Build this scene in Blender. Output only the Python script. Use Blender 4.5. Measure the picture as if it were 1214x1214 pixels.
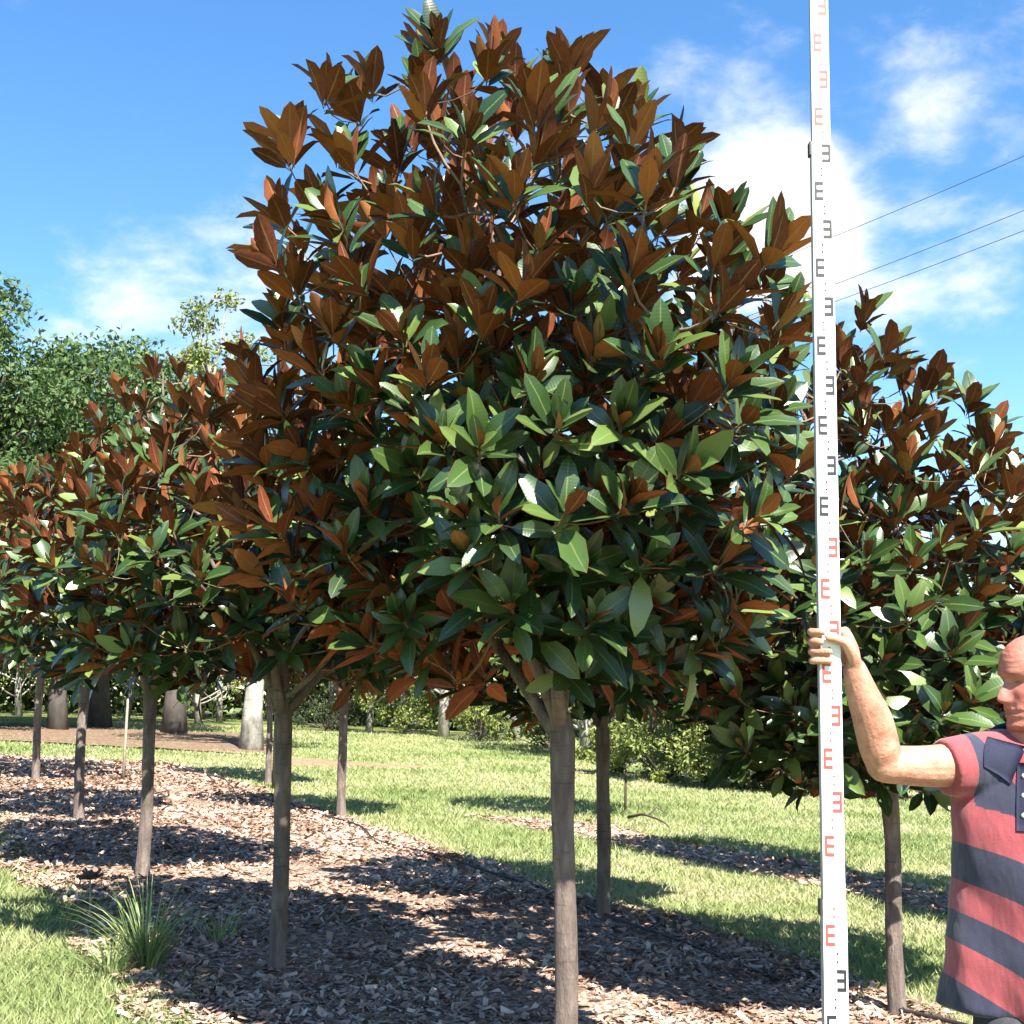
import bpy, math, random
import numpy as np
from mathutils import Vector, Matrix

for o in list(bpy.data.objects): bpy.data.objects.remove(o)
scene = bpy.context.scene
col = scene.collection
R = math.radians
PI = math.pi

# ------------------------------------------------------------------ camera
CAM_H = 1.6; TILT = R(8.3); F = 1500.0 / 1214.0      # focal length in picture widths
cam_d = bpy.data.cameras.new('camera'); cam = bpy.data.objects.new('camera', cam_d); col.objects.link(cam)
cam.location = (0, 0, CAM_H); cam.rotation_euler = (PI / 2 + TILT, 0, 0)
cam_d.sensor_width = 36; cam_d.lens = 36 * F; cam_d.clip_start = 0.05; cam_d.clip_end = 3000
scene.camera = cam

# ------------------------------------------------------------------ world and sun
SUN_EL = R(50); SUN_AZ = math.atan2(0.40, -0.92)      # azimuth measured from +Y towards +X
sdir = Vector((math.sin(SUN_AZ) * math.cos(SUN_EL), math.cos(SUN_AZ) * math.cos(SUN_EL), math.sin(SUN_EL)))
sun_d = bpy.data.lights.new('sun', 'SUN'); sun = bpy.data.objects.new('sun', sun_d); col.objects.link(sun)
sun_d.energy = 5.0; sun_d.angle = R(0.5); sun_d.color = (1.0, 0.945, 0.86)
sun.rotation_euler = (-sdir).to_track_quat('-Z', 'Y').to_euler()
sun.location = (4, -8, 14)

SKY_STRENGTH = 0.051
world = bpy.data.worlds.new('World'); scene.world = world; world.use_nodes = True
wn = world.node_tree.nodes; wl = world.node_tree.links
wn.clear()

def pix_dir(px, py):
    a = (px - 607) / 1500; b = -(py - 607) / 1500
    v = Vector((a, math.cos(TILT) - b * math.sin(TILT), math.sin(TILT) + b * math.cos(TILT)))
    return v.normalized()

def build_world():
    out = wn.new('ShaderNodeOutputWorld'); bg = wn.new('ShaderNodeBackground')
    sky = wn.new('ShaderNodeTexSky'); sky.sky_type = 'NISHITA'; sky.sun_disc = False
    sky.sun_elevation = SUN_EL; sky.sun_rotation = SUN_AZ
    sky.altitude = 300; sky.air_density = 1.0; sky.dust_density = 0.35; sky.ozone_density = 2.0
    tc = wn.new('ShaderNodeTexCoord')
    hs = wn.new('ShaderNodeHueSaturation'); hs.inputs['Saturation'].default_value = 1.25; hs.inputs['Value'].default_value = 1.5
    wl.new(sky.outputs[0], hs.inputs['Color'])
    def M(op, a, b=None, c=None):
        n = wn.new('ShaderNodeMath'); n.operation = op
        for i, v in enumerate((a, b, c)):
            if v is None: continue
            if hasattr(v, 'is_linked'): wl.new(v, n.inputs[i])
            else: n.inputs[i].default_value = v
        return n.outputs[0]
    def VM(op, a, b=None):
        n = wn.new('ShaderNodeVectorMath'); n.operation = op
        for i, v in enumerate((a, b)):
            if v is None: continue
            if hasattr(v, 'is_linked'): wl.new(v, n.inputs[i])
            else: n.inputs[i].default_value = v
        return n
    nrm = VM('NORMALIZE', tc.outputs['Generated']).outputs[0]
    sep = wn.new('ShaderNodeSeparateXYZ'); wl.new(nrm, sep.inputs[0])
    # clouds on a flat layer overhead
    den = M('ADD', M('MAXIMUM', sep.outputs[2], 0.0), 0.35)
    cx = M('DIVIDE', sep.outputs[0], den); cy = M('DIVIDE', sep.outputs[1], den)
    cmb = wn.new('ShaderNodeCombineXYZ'); wl.new(cx, cmb.inputs[0]); wl.new(cy, cmb.inputs[1]); wl.new(M('MULTIPLY', sep.outputs[2], 1.2), cmb.inputs[2])
    def noise(scale, detail, rough, off=(0, 0, 0), dist=0.0):
        n = wn.new('ShaderNodeTexNoise'); n.inputs['Scale'].default_value = scale; n.inputs['Detail'].default_value = detail
        n.inputs['Roughness'].default_value = rough; n.inputs['Distortion'].default_value = dist
        wl.new(VM('ADD', cmb.outputs[0], off).outputs[0], n.inputs['Vector']); return n.outputs['Fac']
    n1 = noise(3.0, 8, 0.58, (3.1, 1.7, 0.4), 0.3)
    n2 = noise(9.0, 6, 0.6, (7.3, 2.1, 1.4), 0.2)
    bias = None
    # cumulus seen behind the big tree and loose veils, by their direction in the sky
    for px, py, rad, amp in ((915, 255, 0.050, 0.52), (950, 215, 0.035, 0.30), (870, 310, 0.045, 0.45), (985, 290, 0.04, 0.30),
                             (1150, 95, 0.070, 0.09), (1095, 135, 0.045, 0.10), (840, 50, 0.045, 0.08), (1150, 330, 0.06, 0.10),
                             (215, 115, 0.03, 0.10), (150, 335, 0.06, 0.20), (270, 110, 0.02, 0.09), (40, 10, 0.05, 0.12), (330, 330, 0.07, 0.2)):
        dv = pix_dir(px, py)
        dt = VM('DOT_PRODUCT', nrm, tuple(dv)).outputs['Value']
        a2 = M('MULTIPLY', M('SUBTRACT', 1.0, dt), 2.0 / (rad * rad))      # (angle / rad)^2
        g = M('MULTIPLY', M('POWER', 2.718, M('MULTIPLY', a2, -1.0)), amp)
        bias = g if bias is None else M('ADD', bias, g)
    dens = M('ADD', M('ADD', M('MULTIPLY', n1, 0.95), M('MULTIPLY', n2, 0.60)), bias)
    mr = wn.new('ShaderNodeMapRange'); mr.interpolation_type = 'SMOOTHSTEP'
    wl.new(dens, mr.inputs['Value']); mr.inputs['From Min'].default_value = 0.82; mr.inputs['From Max'].default_value = 1.22
    mr.inputs['To Min'].default_value = 0.0; mr.inputs['To Max'].default_value = 1.0
    mix = wn.new('ShaderNodeMix'); mix.data_type = 'RGBA'
    wl.new(mr.outputs[0], mix.inputs['Factor']); wl.new(hs.outputs[0], mix.inputs['A'])
    mix.inputs['B'].default_value = (6.6, 6.75, 7.0, 1)
    wl.new(mix.outputs['Result'], bg.inputs['Color'])
    bg.inputs['Strength'].default_value = SKY_STRENGTH
    wl.new(bg.outputs[0], out.inputs['Surface'])
build_world()
vs = scene.view_settings
vs.view_transform = 'Standard'; vs.look = 'None'; vs.exposure = 1.95; vs.gamma = 1.0; vs.use_curve_mapping = False

# ------------------------------------------------------------------ helpers
def at(px, py, D):
    """point on the ray of a picture position, D metres ahead"""
    v = pix_dir(px, py); k = D / v.y
    return Vector((v.x * k, D, CAM_H + v.z * k))

def _h(ix, iy, s):
    n = np.sin(ix * 127.1 + iy * 311.7 + s * 74.7) * 43758.5453
    return n - np.floor(n)
def vnoise(x, y, s=0):
    x = np.asarray(x, float); y = np.asarray(y, float)
    ix = np.floor(x); iy = np.floor(y); fx = x - ix; fy = y - iy
    fx = fx * fx * (3 - 2 * fx); fy = fy * fy * (3 - 2 * fy)
    return (_h(ix, iy, s) * (1 - fx) + _h(ix + 1, iy, s) * fx) * (1 - fy) + (_h(ix, iy + 1, s) * (1 - fx) + _h(ix + 1, iy + 1, s) * fx) * fy

def gz(x, y):
    x = np.asarray(x, float); y = np.asarray(y, float)
    return -0.05 * 45 * np.tanh(x / 45) + 0.05 * (vnoise(x / 3.1, y / 3.1, 2) - 0.5) * np.clip((np.abs(y) - 1) / 4, 0, 1) + 0.35 * (vnoise(x / 22, y / 22, 5) - 0.5) * np.clip((y - 12) / 25, 0, 1)
def gzf(x, y): return float(gz(x, y))

def rowA(y): return 0.2 - 0.52 * (y - 5.2)
def rowB(y): return 2.07 - 0.50 * (y - 7.1)
def rowC(y): return 4.9 - 0.66 * (y - 10.0)
def bed_left(y):  return rowA(y) - 1.10 + 0.45 * (vnoise(np.asarray(y, float) / 1.3, 3.0, 7) - 0.5) + 0.22 * (vnoise(np.asarray(y, float) / 0.3, 3.0, 8) - 0.5)
def bed_right(y): return rowB(y) + 0.28 + 0.5 * (vnoise(np.asarray(y, float) / 1.1, 9.0, 9) - 0.5) + 0.15 * (vnoise(np.asarray(y, float) / 0.3, 9.0, 4) - 0.5)
def bedC_left(y): return rowC(y) - 0.75 + 0.6 * (vnoise(np.asarray(y, float) / 1.1, 5.0, 3) - 0.5)
def bedC_right(y): return rowC(y) + 0.65 + 0.6 * (vnoise(np.asarray(y, float) / 1.1, 6.0, 3) - 0.5)

def mesh_np(name, V, T, mats, mi=None, uv=None, att=None, smooth=True):
    V = np.asarray(V, np.float32); T = np.asarray(T, np.int32)
    me = bpy.data.meshes.new(name)
    n = len(T)
    me.vertices.add(len(V)); me.vertices.foreach_set('co', V.ravel())
    me.loops.add(n * 3); me.loops.foreach_set('vertex_index', T.ravel())
    me.polygons.add(n); me.polygons.foreach_set('loop_start', np.arange(n, dtype=np.int32) * 3)
    if mi is not None: me.polygons.foreach_set('material_index', np.asarray(mi, np.int32))
    me.polygons.foreach_set('use_smooth', np.full(n, smooth))
    for m in (mats if isinstance(mats, (list, tuple)) else [mats]): me.materials.append(m)
    if uv is not None:
        l = me.uv_layers.new(name='UVMap'); l.data.foreach_set('uv', np.asarray(uv, np.float32)[T.ravel()].ravel())
    if att is not None:
        for k, a in att.items():
            at_ = me.attributes.new(k, 'FLOAT', 'POINT'); at_.data.foreach_set('value', np.asarray(a, np.float32))
    me.update(calc_edges=True)
    return me

def obj(name, me, parent=None, **kw):
    o = bpy.data.objects.new(name, me); col.objects.link(o)
    if parent is not None: o.parent = parent
    for k, v in kw.items(): o[k] = v
    return o
def thing(name, loc, label, category, group=None, rz=0.0):
    o = bpy.data.objects.new(name, None); col.objects.link(o); o.location = loc; o.rotation_euler = (0, 0, rz)
    o.empty_display_size = 0.1
    o['label'] = label; o['category'] = category
    if group: o['group'] = group
    return o

class Geo:
    def __init__(s): s.V = []; s.T = []; s.n = 0; s.M = []; s.U = []; s.A = []
    def add(s, V, T, m=0, U=None, A=None):
        V = np.asarray(V, float); T = np.asarray(T, int)
        s.V.append(V); s.T.append(T + s.n); s.n += len(V)
        s.M.append(np.full(len(T), m) if np.isscalar(m) else m)
        s.U.append(np.zeros((len(V), 2)) if U is None else U)
        s.A.append(np.zeros(len(V)) if A is None else A)
    def mesh(s, name, mats, smooth=True):
        return mesh_np(name, np.concatenate(s.V), np.concatenate(s.T), mats, np.concatenate(s.M), np.concatenate(s.U), {'rnd': np.concatenate(s.A)}, smooth)

def tube(P, rad, sides=8, cap=True, ell=None, ref=None):
    """tapered tube along points; ell = (scale along ref, scale across)"""
    P = np.asarray(P, float); n = len(P); rad = np.broadcast_to(np.asarray(rad, float), (n,))
    tan = np.gradient(P, axis=0); tan /= np.linalg.norm(tan, axis=1)[:, None] + 1e-12
    u = np.array(ref if ref is not None else ((0, 0, 1) if abs(tan[0][2]) < 0.9 else (1, 0, 0)), float)
    V = []
    ang = np.arange(sides) * 2 * PI / sides
    for i in range(n):
        if ref is not None: u = np.array(ref, float)
        u = u - tan[i] * np.dot(u, tan[i]); u /= np.linalg.norm(u) + 1e-12
        w = np.cross(tan[i], u)
        e = (1, 1) if ell is None else (ell[i] if isinstance(ell, list) else ell)
        V.append(P[i] + rad[i] * (np.cos(ang)[:, None] * u * e[0] + np.sin(ang)[:, None] * w * e[1]))
    V = np.concatenate(V)
    i, j = np.meshgrid(np.arange(n - 1), np.arange(sides), indexing='ij'); i = i.ravel(); j = j.ravel(); k = (j + 1) % sides
    a = i * sides + j; b = i * sides + k; c = (i + 1) * sides + k; d = (i + 1) * sides + j
    T = np.concatenate([np.stack([a, b, c], 1), np.stack([a, c, d], 1)])
    if cap:
        c0 = len(V); V = np.concatenate([V, P[:1], P[-1:]])
        jj = np.arange(sides); kk = (jj + 1) % sides; l = (n - 1) * sides
        T = np.concatenate([T, np.stack([np.full(sides, c0), kk, jj], 1), np.stack([np.full(sides, c0 + 1), l + jj, l + kk], 1)])
    return V, T

def box(c, s):
    c = np.asarray(c, float); s = np.asarray(s, float) / 2
    V = np.array([[x, y, z] for x in (-1, 1) for y in (-1, 1) for z in (-1, 1)], float) * s + c
    Q = [(0, 1, 3, 2), (4, 6, 7, 5), (0, 4, 5, 1), (2, 3, 7, 6), (0, 2, 6, 4), (1, 5, 7, 3)]
    T = [t for q in Q for t in ((q[0], q[1], q[2]), (q[0], q[2], q[3]))]
    return V, np.array(T)

def bez(a, b, c, n):
    t = np.linspace(0, 1, n)[:, None]
    return (1 - t) ** 2 * a + 2 * t * (1 - t) * b + t * t * c

# ------------------------------------------------------------------ materials
def mat(name):
    m = bpy.data.materials.new(name); m.use_nodes = True
    return m, m.node_tree.nodes, m.node_tree.links, m.node_tree.nodes['Principled BSDF']
def nz(N, L, scale, detail=4, rough=0.55, coord='Object', scl=None):
    n = N.new('ShaderNodeTexNoise'); n.inputs['Scale'].default_value = scale; n.inputs['Detail'].default_value = detail; n.inputs['Roughness'].default_value = rough
    tc = N.new('ShaderNodeTexCoord'); src = tc.outputs[coord]
    if scl:
        mp = N.new('ShaderNodeMapping'); mp.inputs['Scale'].default_value = scl; L.new(src, mp.inputs['Vector']); src = mp.outputs[0]
    L.new(src, n.inputs['Vector']); return n.outputs['Fac']
def ramp(N, L, fac, stops):
    r = N.new('ShaderNodeValToRGB'); e = r.color_ramp.elements
    while len(e) < len(stops): e.new(0.5)
    for i, (p, c) in enumerate(stops): e[i].position = p; e[i].color = (*c, 1)
    L.new(fac, r.inputs[0]); return r.outputs[0]
def mixc(N, L, fac, a, b, blend='MIX'):
    m = N.new('ShaderNodeMix'); m.data_type = 'RGBA'; m.blend_type = blend
    for k, v in (('Factor', fac), ('A', a), ('B', b)):
        if hasattr(v, 'is_linked'): L.new(v, m.inputs[k])
        else: m.inputs[k].default_value = v if k == 'Factor' else (*v, 1)
    return m.outputs['Result']
def mth(N, L, op, a, b=0.0):
    n = N.new('ShaderNodeMath'); n.operation = op
    for i, v in enumerate((a, b)):
        if hasattr(v, 'is_linked'): L.new(v, n.inputs[i])
        else: n.inputs[i].default_value = v
    return n.outputs[0]
def bump(N, L, B, h, strength, dist):
    b = N.new('ShaderNodeBump'); b.inputs['Strength'].default_value = strength; b.inputs['Distance'].default_value = dist
    L.new(h, b.inputs['Height']); L.new(b.outputs[0], B.inputs['Normal'])
def rnd_attr(N, L, with_obj=True):
    a = N.new('ShaderNodeAttribute'); a.attribute_name = 'rnd'
    if not with_obj: return a.outputs['Fac']
    oi = N.new('ShaderNodeObjectInfo')
    return mth(N, L, 'FRACT', mth(N, L, 'ADD', a.outputs['Fac'], oi.outputs['Random']))

def leaf_materials():
    m, N, L, B = mat('magnolia_leaf_top')
    r = rnd_attr(N, L)
    c = ramp(N, L, r, [(0.0, (0.012, 0.030, 0.008)), (0.45, (0.024, 0.054, 0.013)), (0.8, (0.050, 0.090, 0.020)), (0.95, (0.105, 0.150, 0.036)), (1.0, (0.150, 0.180, 0.046))])
    uv = N.new('ShaderNodeUVMap'); sp = N.new('ShaderNodeSeparateXYZ'); L.new(uv.outputs[0], sp.inputs[0])
    rib = mth(N, L, 'LESS_THAN', mth(N, L, 'ABSOLUTE', mth(N, L, 'SUBTRACT', sp.outputs[1], 0.5)), 0.035)
    c = mixc(N, L, mth(N, L, 'MULTIPLY', rib, 0.6), c, (0.13, 0.16, 0.045))
    L.new(c, B.inputs['Base Color']); B.inputs['Roughness'].default_value = 0.34; B.inputs['Specular IOR Level'].default_value = 0.52
    wv = N.new('ShaderNodeTexWave'); wv.inputs['Scale'].default_value = 5.5; wv.inputs['Distortion'].default_value = 1.2
    L.new(uv.outputs[0], wv.inputs['Vector']); bump(N, L, B, wv.outputs['Fac'], 0.035, 0.01)
    top = m
    m, N, L, B = mat('magnolia_leaf_underside')
    r = rnd_attr(N, L)
    c = ramp(N, L, r, [(0.0, (0.060, 0.014, 0.009)), (0.4, (0.150, 0.036, 0.014)), (0.75, (0.310, 0.086, 0.028)), (0.93, (0.430, 0.150, 0.048)), (1.0, (0.20, 0.14, 0.04))])
    n = nz(N, L, 9, 4, 0.6, 'UV')
    c = mixc(N, L, 0.35, c, ramp(N, L, n, [(0.3, (0.05, 0.014, 0.008)), (0.7, (0.27, 0.09, 0.032))]))
    uv = N.new('ShaderNodeUVMap'); sp = N.new('ShaderNodeSeparateXYZ'); L.new(uv.outputs[0], sp.inputs[0])
    rib = mth(N, L, 'LESS_THAN', mth(N, L, 'ABSOLUTE', mth(N, L, 'SUBTRACT', sp.outputs[1], 0.5)), 0.04)
    c = mixc(N, L, mth(N, L, 'MULTIPLY', rib, 0.6), c, (0.32, 0.17, 0.085))
    L.new(c, B.inputs['Base Color']); B.inputs['Roughness'].default_value = 0.7; B.inputs['Specular IOR Level'].default_value = 0.25
    return [top, m]
LEAF = leaf_materials()

def bark_mat(name, stops, scl=(14, 14, 3), bs=0.6):
    m, N, L, B = mat(name)
    n = nz(N, L, 1.0, 7, 0.65, 'Object', scl); n2 = nz(N, L, 2.2, 3, 0.5)
    c = ramp(N, L, n, stops)
    c = mixc(N, L, 0.4, c, ramp(N, L, n2, [(0.35, stops[0][1]), (0.7, stops[-1][1])]))
    rg = nz(N, L, 1.0, 3, 0.6, 'Object', (scl[0] * 0.25, scl[1] * 0.25, scl[2] * 9))
    c = mixc(N, L, ramp(N, L, rg, [(0.60, (0, 0, 0)), (0.68, (0.55, 0.55, 0.55))]), c, stops[0][1])
    L.new(c, B.inputs['Base Color']); B.inputs['Roughness'].default_value = 0.85
    bump(N, L, B, nz(N, L, 1.0, 8, 0.7, 'Object', tuple(s * 2.5 for s in scl)), bs, 0.03)
    return m
BARK = bark_mat('magnolia_bark', [(0.32, (0.045, 0.031, 0.026)), (0.5, (0.135, 0.100, 0.082)), (0.72, (0.30, 0.24, 0.20))], (22, 22, 5), 0.8)
TWIG = bark_mat('magnolia_twig', [(0.3, (0.13, 0.07, 0.045)), (0.55, (0.24, 0.15, 0.10)), (0.8, (0.33, 0.23, 0.16))])
BARK_DARK = bark_mat('dark_tree_bark', [(0.3, (0.035, 0.028, 0.022)), (0.55, (0.075, 0.06, 0.05)), (0.8, (0.13, 0.11, 0.09))], (5, 5, 1.2))
BARK_PALE = bark_mat('pale_gum_bark', [(0.38, (0.09, 0.085, 0.065)), (0.5, (0.27, 0.25, 0.21)), (0.66, (0.46, 0.43, 0.38))], (6, 6, 2.5), 0.4)

def foliage_mat(name, stops, rough=0.55, trans=0.25):
    m, N, L, B = mat(name)
    r = rnd_attr(N, L, False)
    c = ramp(N, L, r, stops)
    L.new(c, B.inputs['Base Color']); B.inputs['Roughness'].default_value = rough; B.inputs['Specular IOR Level'].default_value = 0.3
    if trans:
        out = [n for n in N if n.type == 'OUTPUT_MATERIAL'][0]
        t = N.new('ShaderNodeBsdfTranslucent'); L.new(c, t.inputs['Color'])
        mx = N.new('ShaderNodeMixShader'); mx.inputs[0].default_value = trans
        L.new(B.outputs[0], mx.inputs[1]); L.new(t.outputs[0], mx.inputs[2]); L.new(mx.outputs[0], out.inputs['Surface'])
    return m
FOL = {
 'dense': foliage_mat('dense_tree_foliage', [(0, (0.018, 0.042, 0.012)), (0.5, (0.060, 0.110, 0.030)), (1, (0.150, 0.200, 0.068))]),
 'airy': foliage_mat('airy_tree_foliage', [(0, (0.070, 0.095, 0.020)), (0.5, (0.170, 0.205, 0.048)), (1, (0.270, 0.290, 0.095))]),
 'wood': foliage_mat('woodland_foliage', [(0, (0.025, 0.045, 0.014)), (0.6, (0.060, 0.085, 0.026)), (1, (0.120, 0.140, 0.045))]),
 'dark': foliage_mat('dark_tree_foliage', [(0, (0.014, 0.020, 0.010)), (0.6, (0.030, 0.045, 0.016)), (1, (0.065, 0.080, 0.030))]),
}
GRASS = foliage_mat('lawn_blades', [(0, (0.110, 0.165, 0.045)), (0.4, (0.240, 0.285, 0.110)), (0.75, (0.350, 0.350, 0.180)), (1, (0.430, 0.370, 0.235))], 0.5, 0.3)
TALLGRASS = foliage_mat('tall_grass_blades', [(0, (0.090, 0.165, 0.035)), (0.5, (0.180, 0.260, 0.075)), (1, (0.400, 0.420, 0.240))], 0.45, 0.3)

def ground_mat():
    m, N, L, B = mat('lawn_ground')
    n1 = nz(N, L, 0.5, 5, 0.6); n2 = nz(N, L, 14, 6, 0.7)
    c = ramp(N, L, n1, [(0.3, (0.130, 0.175, 0.045)), (0.55, (0.185, 0.225, 0.070)), (0.75, (0.250, 0.240, 0.105))])
    c = mixc(N, L, 0.5, c, ramp(N, L, n2, [(0.3, (0.080, 0.110, 0.030)), (0.7, (0.300, 0.320, 0.125))]))
    L.new(c, B.inputs['Base Color']); B.inputs['Roughness'].default_value = 0.95; B.inputs['Specular IOR Level'].default_value = 0.1
    bump(N, L, B, nz(N, L, 40, 5, 0.7), 0.8, 0.04)
    return m
LAWN = ground_mat()
def mulch_mat():
    m, N, L, B = mat('mulch_ground')
    v = N.new('ShaderNodeTexVoronoi'); v.inputs['Scale'].default_value = 38; tc = N.new('ShaderNodeTexCoord'); L.new(tc.outputs['Object'], v.inputs['Vector'])
    sp = N.new('ShaderNodeSeparateXYZ'); L.new(v.outputs['Color'], sp.inputs[0])
    c = ramp(N, L, sp.outputs[0], [(0, (0.085, 0.055, 0.040)), (0.4, (0.190, 0.135, 0.100)), (0.75, (0.290, 0.215, 0.165)), (1, (0.40, 0.32, 0.26))])
    n = nz(N, L, 1.3, 4, 0.6)
    c = mixc(N, L, ramp(N, L, n, [(0.45, (0, 0, 0)), (0.7, (0.6, 0.6, 0.6))]), c, (0.21, 0.115, 0.07))
    L.new(c, B.inputs['Base Color']); B.inputs['Roughness'].default_value = 0.95; B.inputs['Specular IOR Level'].default_value = 0.1
    bump(N, L, B, v.outputs['Distance'], 0.7, 0.02)
    return m
MULCH = mulch_mat()
CHIP = foliage_mat('mulch_chips', [(0, (0.085, 0.050, 0.034)), (0.35, (0.265, 0.165, 0.118)), (0.7, (0.400, 0.280, 0.210)), (1, (0.580, 0.465, 0.370))], 0.85, 0)
def simple(name, c, rough=0.6, var=0.0, scale=30, spec=0.4, metal=0.0):
    m, N, L, B = mat(name)
    if var:
        n = nz(N, L, scale, 4, 0.6)
        cc = ramp(N, L, n, [(0.3, tuple(x * (1 - var) for x in c)), (0.7, tuple(min(1, x * (1 + var)) for x in c))]); L.new(cc, B.inputs['Base Color'])
    else: B.inputs['Base Color'].default_value = (*c, 1)
    B.inputs['Roughness'].default_value = rough; B.inputs['Specular IOR Level'].default_value = spec; B.inputs['Metallic'].default_value = metal
    return m
DIRT = simple('red_earth', (0.25, 0.150, 0.090), 0.95, 0.35, 6, 0.1)
PIPE = simple('black_poly_pipe', (0.025, 0.024, 0.024), 0.5, 0.2)
STAKE = simple('weathered_stake', (0.30, 0.25, 0.19), 0.85, 0.3)
STICK = simple('dead_stick', (0.07, 0.05, 0.038), 0.9, 0.3)
POLE = simple('power_pole_wood', (0.16, 0.13, 0.10), 0.9, 0.3, 8)
WIRE = simple('power_wire', (0.035, 0.038, 0.042), 0.6)
INSUL = simple('insulator_ceramic', (0.45, 0.43, 0.4), 0.3)

# ------------------------------------------------------------------ ground
def ground():
    ax = np.concatenate([-np.geomspace(700, 12.5, 26), np.arange(-12, 12.01, 0.5), np.geomspace(12.5, 700, 26)])
    ay = np.concatenate([-np.geomspace(700, 4.5, 20), np.arange(-4, 32.01, 0.5), np.geomspace(33, 900, 28)])
    X, Y = np.meshgrid(ax, ay, indexing='ij'); Z = gz(X, Y)
    V = np.stack([X.ravel(), Y.ravel(), Z.ravel()], 1)
    n, m = X.shape; i, j = np.meshgrid(np.arange(n - 1), np.arange(m - 1), indexing='ij'); i = i.ravel(); j = j.ravel()
    a = i * m + j; b = (i + 1) * m + j
    T = np.concatenate([np.stack([a, b, b + 1], 1), np.stack([a, b + 1, a + 1], 1)])
    obj('ground', mesh_np('ground', V, T, LAWN), kind='structure')
ground()
def strip(name, fl, fr, y0, y1, material, mound=0.03, base=0.012, step=0.08, nt=28):
    ys = np.arange(y0, y1, step); t = np.linspace(0, 1, nt)
    l = fl(ys); r = fr(ys)
    X = l[:, None] * (1 - t) + r[:, None] * t; Y = np.repeat(ys[:, None], nt, 1)
    edge = np.clip(np.minimum(t, 1 - t) / 0.12, 0, 1)
    Z = gz(X, Y) - 0.012 + edge * (0.012 + base) + edge * mound * vnoise(X / 0.5, Y / 0.5, 11)
    V = np.stack([X.ravel(), Y.ravel(), Z.ravel()], 1)
    n, m = X.shape; i, j = np.meshgrid(np.arange(n - 1), np.arange(m - 1), indexing='ij'); i = i.ravel(); j = j.ravel()
    a = i * m + j; b = (i + 1) * m + j
    T = np.concatenate([np.stack([a, a + 1, b + 1], 1), np.stack([a, b + 1, b], 1)])
    return obj(name, mesh_np(name, V, T, material), kind='structure')
strip('mulch_bed', bed_left, bed_right, 2.0, 24, MULCH)
strip('mulch_bed', bedC_left, bedC_right, 6.0, 17, MULCH, 0.02, 0.008)
def lit_l(y): return -17 + 3 * (vnoise(np.asarray(y, float) / 2.0, 1.0, 51) - 0.5)
def lit_r(y): return -5.2 - 0.12 * (np.asarray(y, float) - 27) + 2.2 * (vnoise(np.asarray(y, float) / 1.2, 2.0, 52) - 0.5)
LITTER = simple('leaf_litter', (0.155, 0.105, 0.070), 0.95, 0.5, 9, 0.1)
strip('leaf_litter', lit_l, lit_r, 28.5, 37, LITTER, 0.05, 0.02, 0.15, 40)
DP = at(395, 908, 27.0)
def dirt_dist(x, y):
    a = np.arctan2(y - DP.y, x - DP.x)
    return np.hypot((x - DP.x) / 1.7, (y - DP.y) / 1.5) / (1 + 0.25 * np.sin(3 * a + 1) + 0.12 * np.sin(7 * a))
def dirt():
    g = Geo(); n = 40; a = np.arange(n) * 2 * PI / n; k = 1 + 0.25 * np.sin(3 * a + 1) + 0.12 * np.sin(7 * a)
    V = [(DP.x, DP.y, gzf(DP.x, DP.y) + 0.05)]
    for s in (0.5, 1.0):
        x = DP.x + s * 1.7 * k * np.cos(a); y = DP.y + s * 1.5 * k * np.sin(a)
        V += list(zip(x, y, gz(x, y) + (0.04 if s < 1 else -0.01)))
    T = [(0, 1 + i, 1 + (i + 1) % n) for i in range(n)]
    for i in range(n):
        j = (i + 1) % n; T += [(1 + i, 1 + n + i, 1 + n + j), (1 + i, 1 + n + j, 1 + j)]
    obj('bare_earth', mesh_np('bare_earth', V, T, DIRT), kind='structure')
dirt()

# ------------------------------------------------------------------ magnolia trees
def leaf_template(rows, wid, curl, fold, twist=0.0, hook=0.0):
    """unit-length leaf: x along, y across, z = top side; an upper and a lower skin"""
    t = np.array(rows, float)
    w = wid * np.clip(np.sin(PI * np.clip((t - 0.07) / 0.93, 0, 1) ** 1.12), 0, 1) ** 0.68
    w[0] = 0.010; w[-1] = 0.004
    if t[1] < 0.12: w[1] = 0.012
    n = len(t); V = []; U = []
    for i in range(n):
        zc = -curl * (t[i] - 0.05) ** 2 - hook * max(0, t[i] - 0.75) ** 2 * 6
        for s in (-1, 0, 1):
            V.append((t[i] * (1 - 0.3 * curl ** 2), s * w[i], zc + fold * abs(s) * w[i] + twist * s * w[i] * t[i])); U.append((t[i], 0.5 + 0.5 * s))
    V = np.array(V); U = np.array(U); T = []
    for i in range(n - 1):
        for c in (0, 1):
            a = i * 3 + c; b = a + 1; d = a + 3; e = b + 3
            T += [(a, d, e), (a, e, b)]
    T = np.array(T)
    V2 = V.copy(); V2[:, 2] -= 0.008
    VV = np.concatenate([V, V2]); TT = np.concatenate([T, T[:, ::-1] + len(V)])
    mi = np.concatenate([np.zeros(len(T), int), np.ones(len(T), int)])
    return VV, TT, mi, np.concatenate([U, U])
ROWS_HI = (0, 0.09, 0.30, 0.60, 0.89, 1.0)
ROWS_LO = (0, 0.25, 0.74, 1.0)
def variants(rows):
    return [leaf_template(rows, 0.190, 0.10, 0.30), leaf_template(rows, 0.205, 0.26, 0.22, 0.15), leaf_template(rows, 0.170, -0.06, 0.42, -0.1),
            leaf_template(rows, 0.195, 0.42, 0.16, 0.1, 0.1), leaf_template(rows, 0.185, 0.18, 0.05, -0.25), leaf_template(rows, 0.188, 0.02, 0.5, 0.2, 0.2)]
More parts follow.
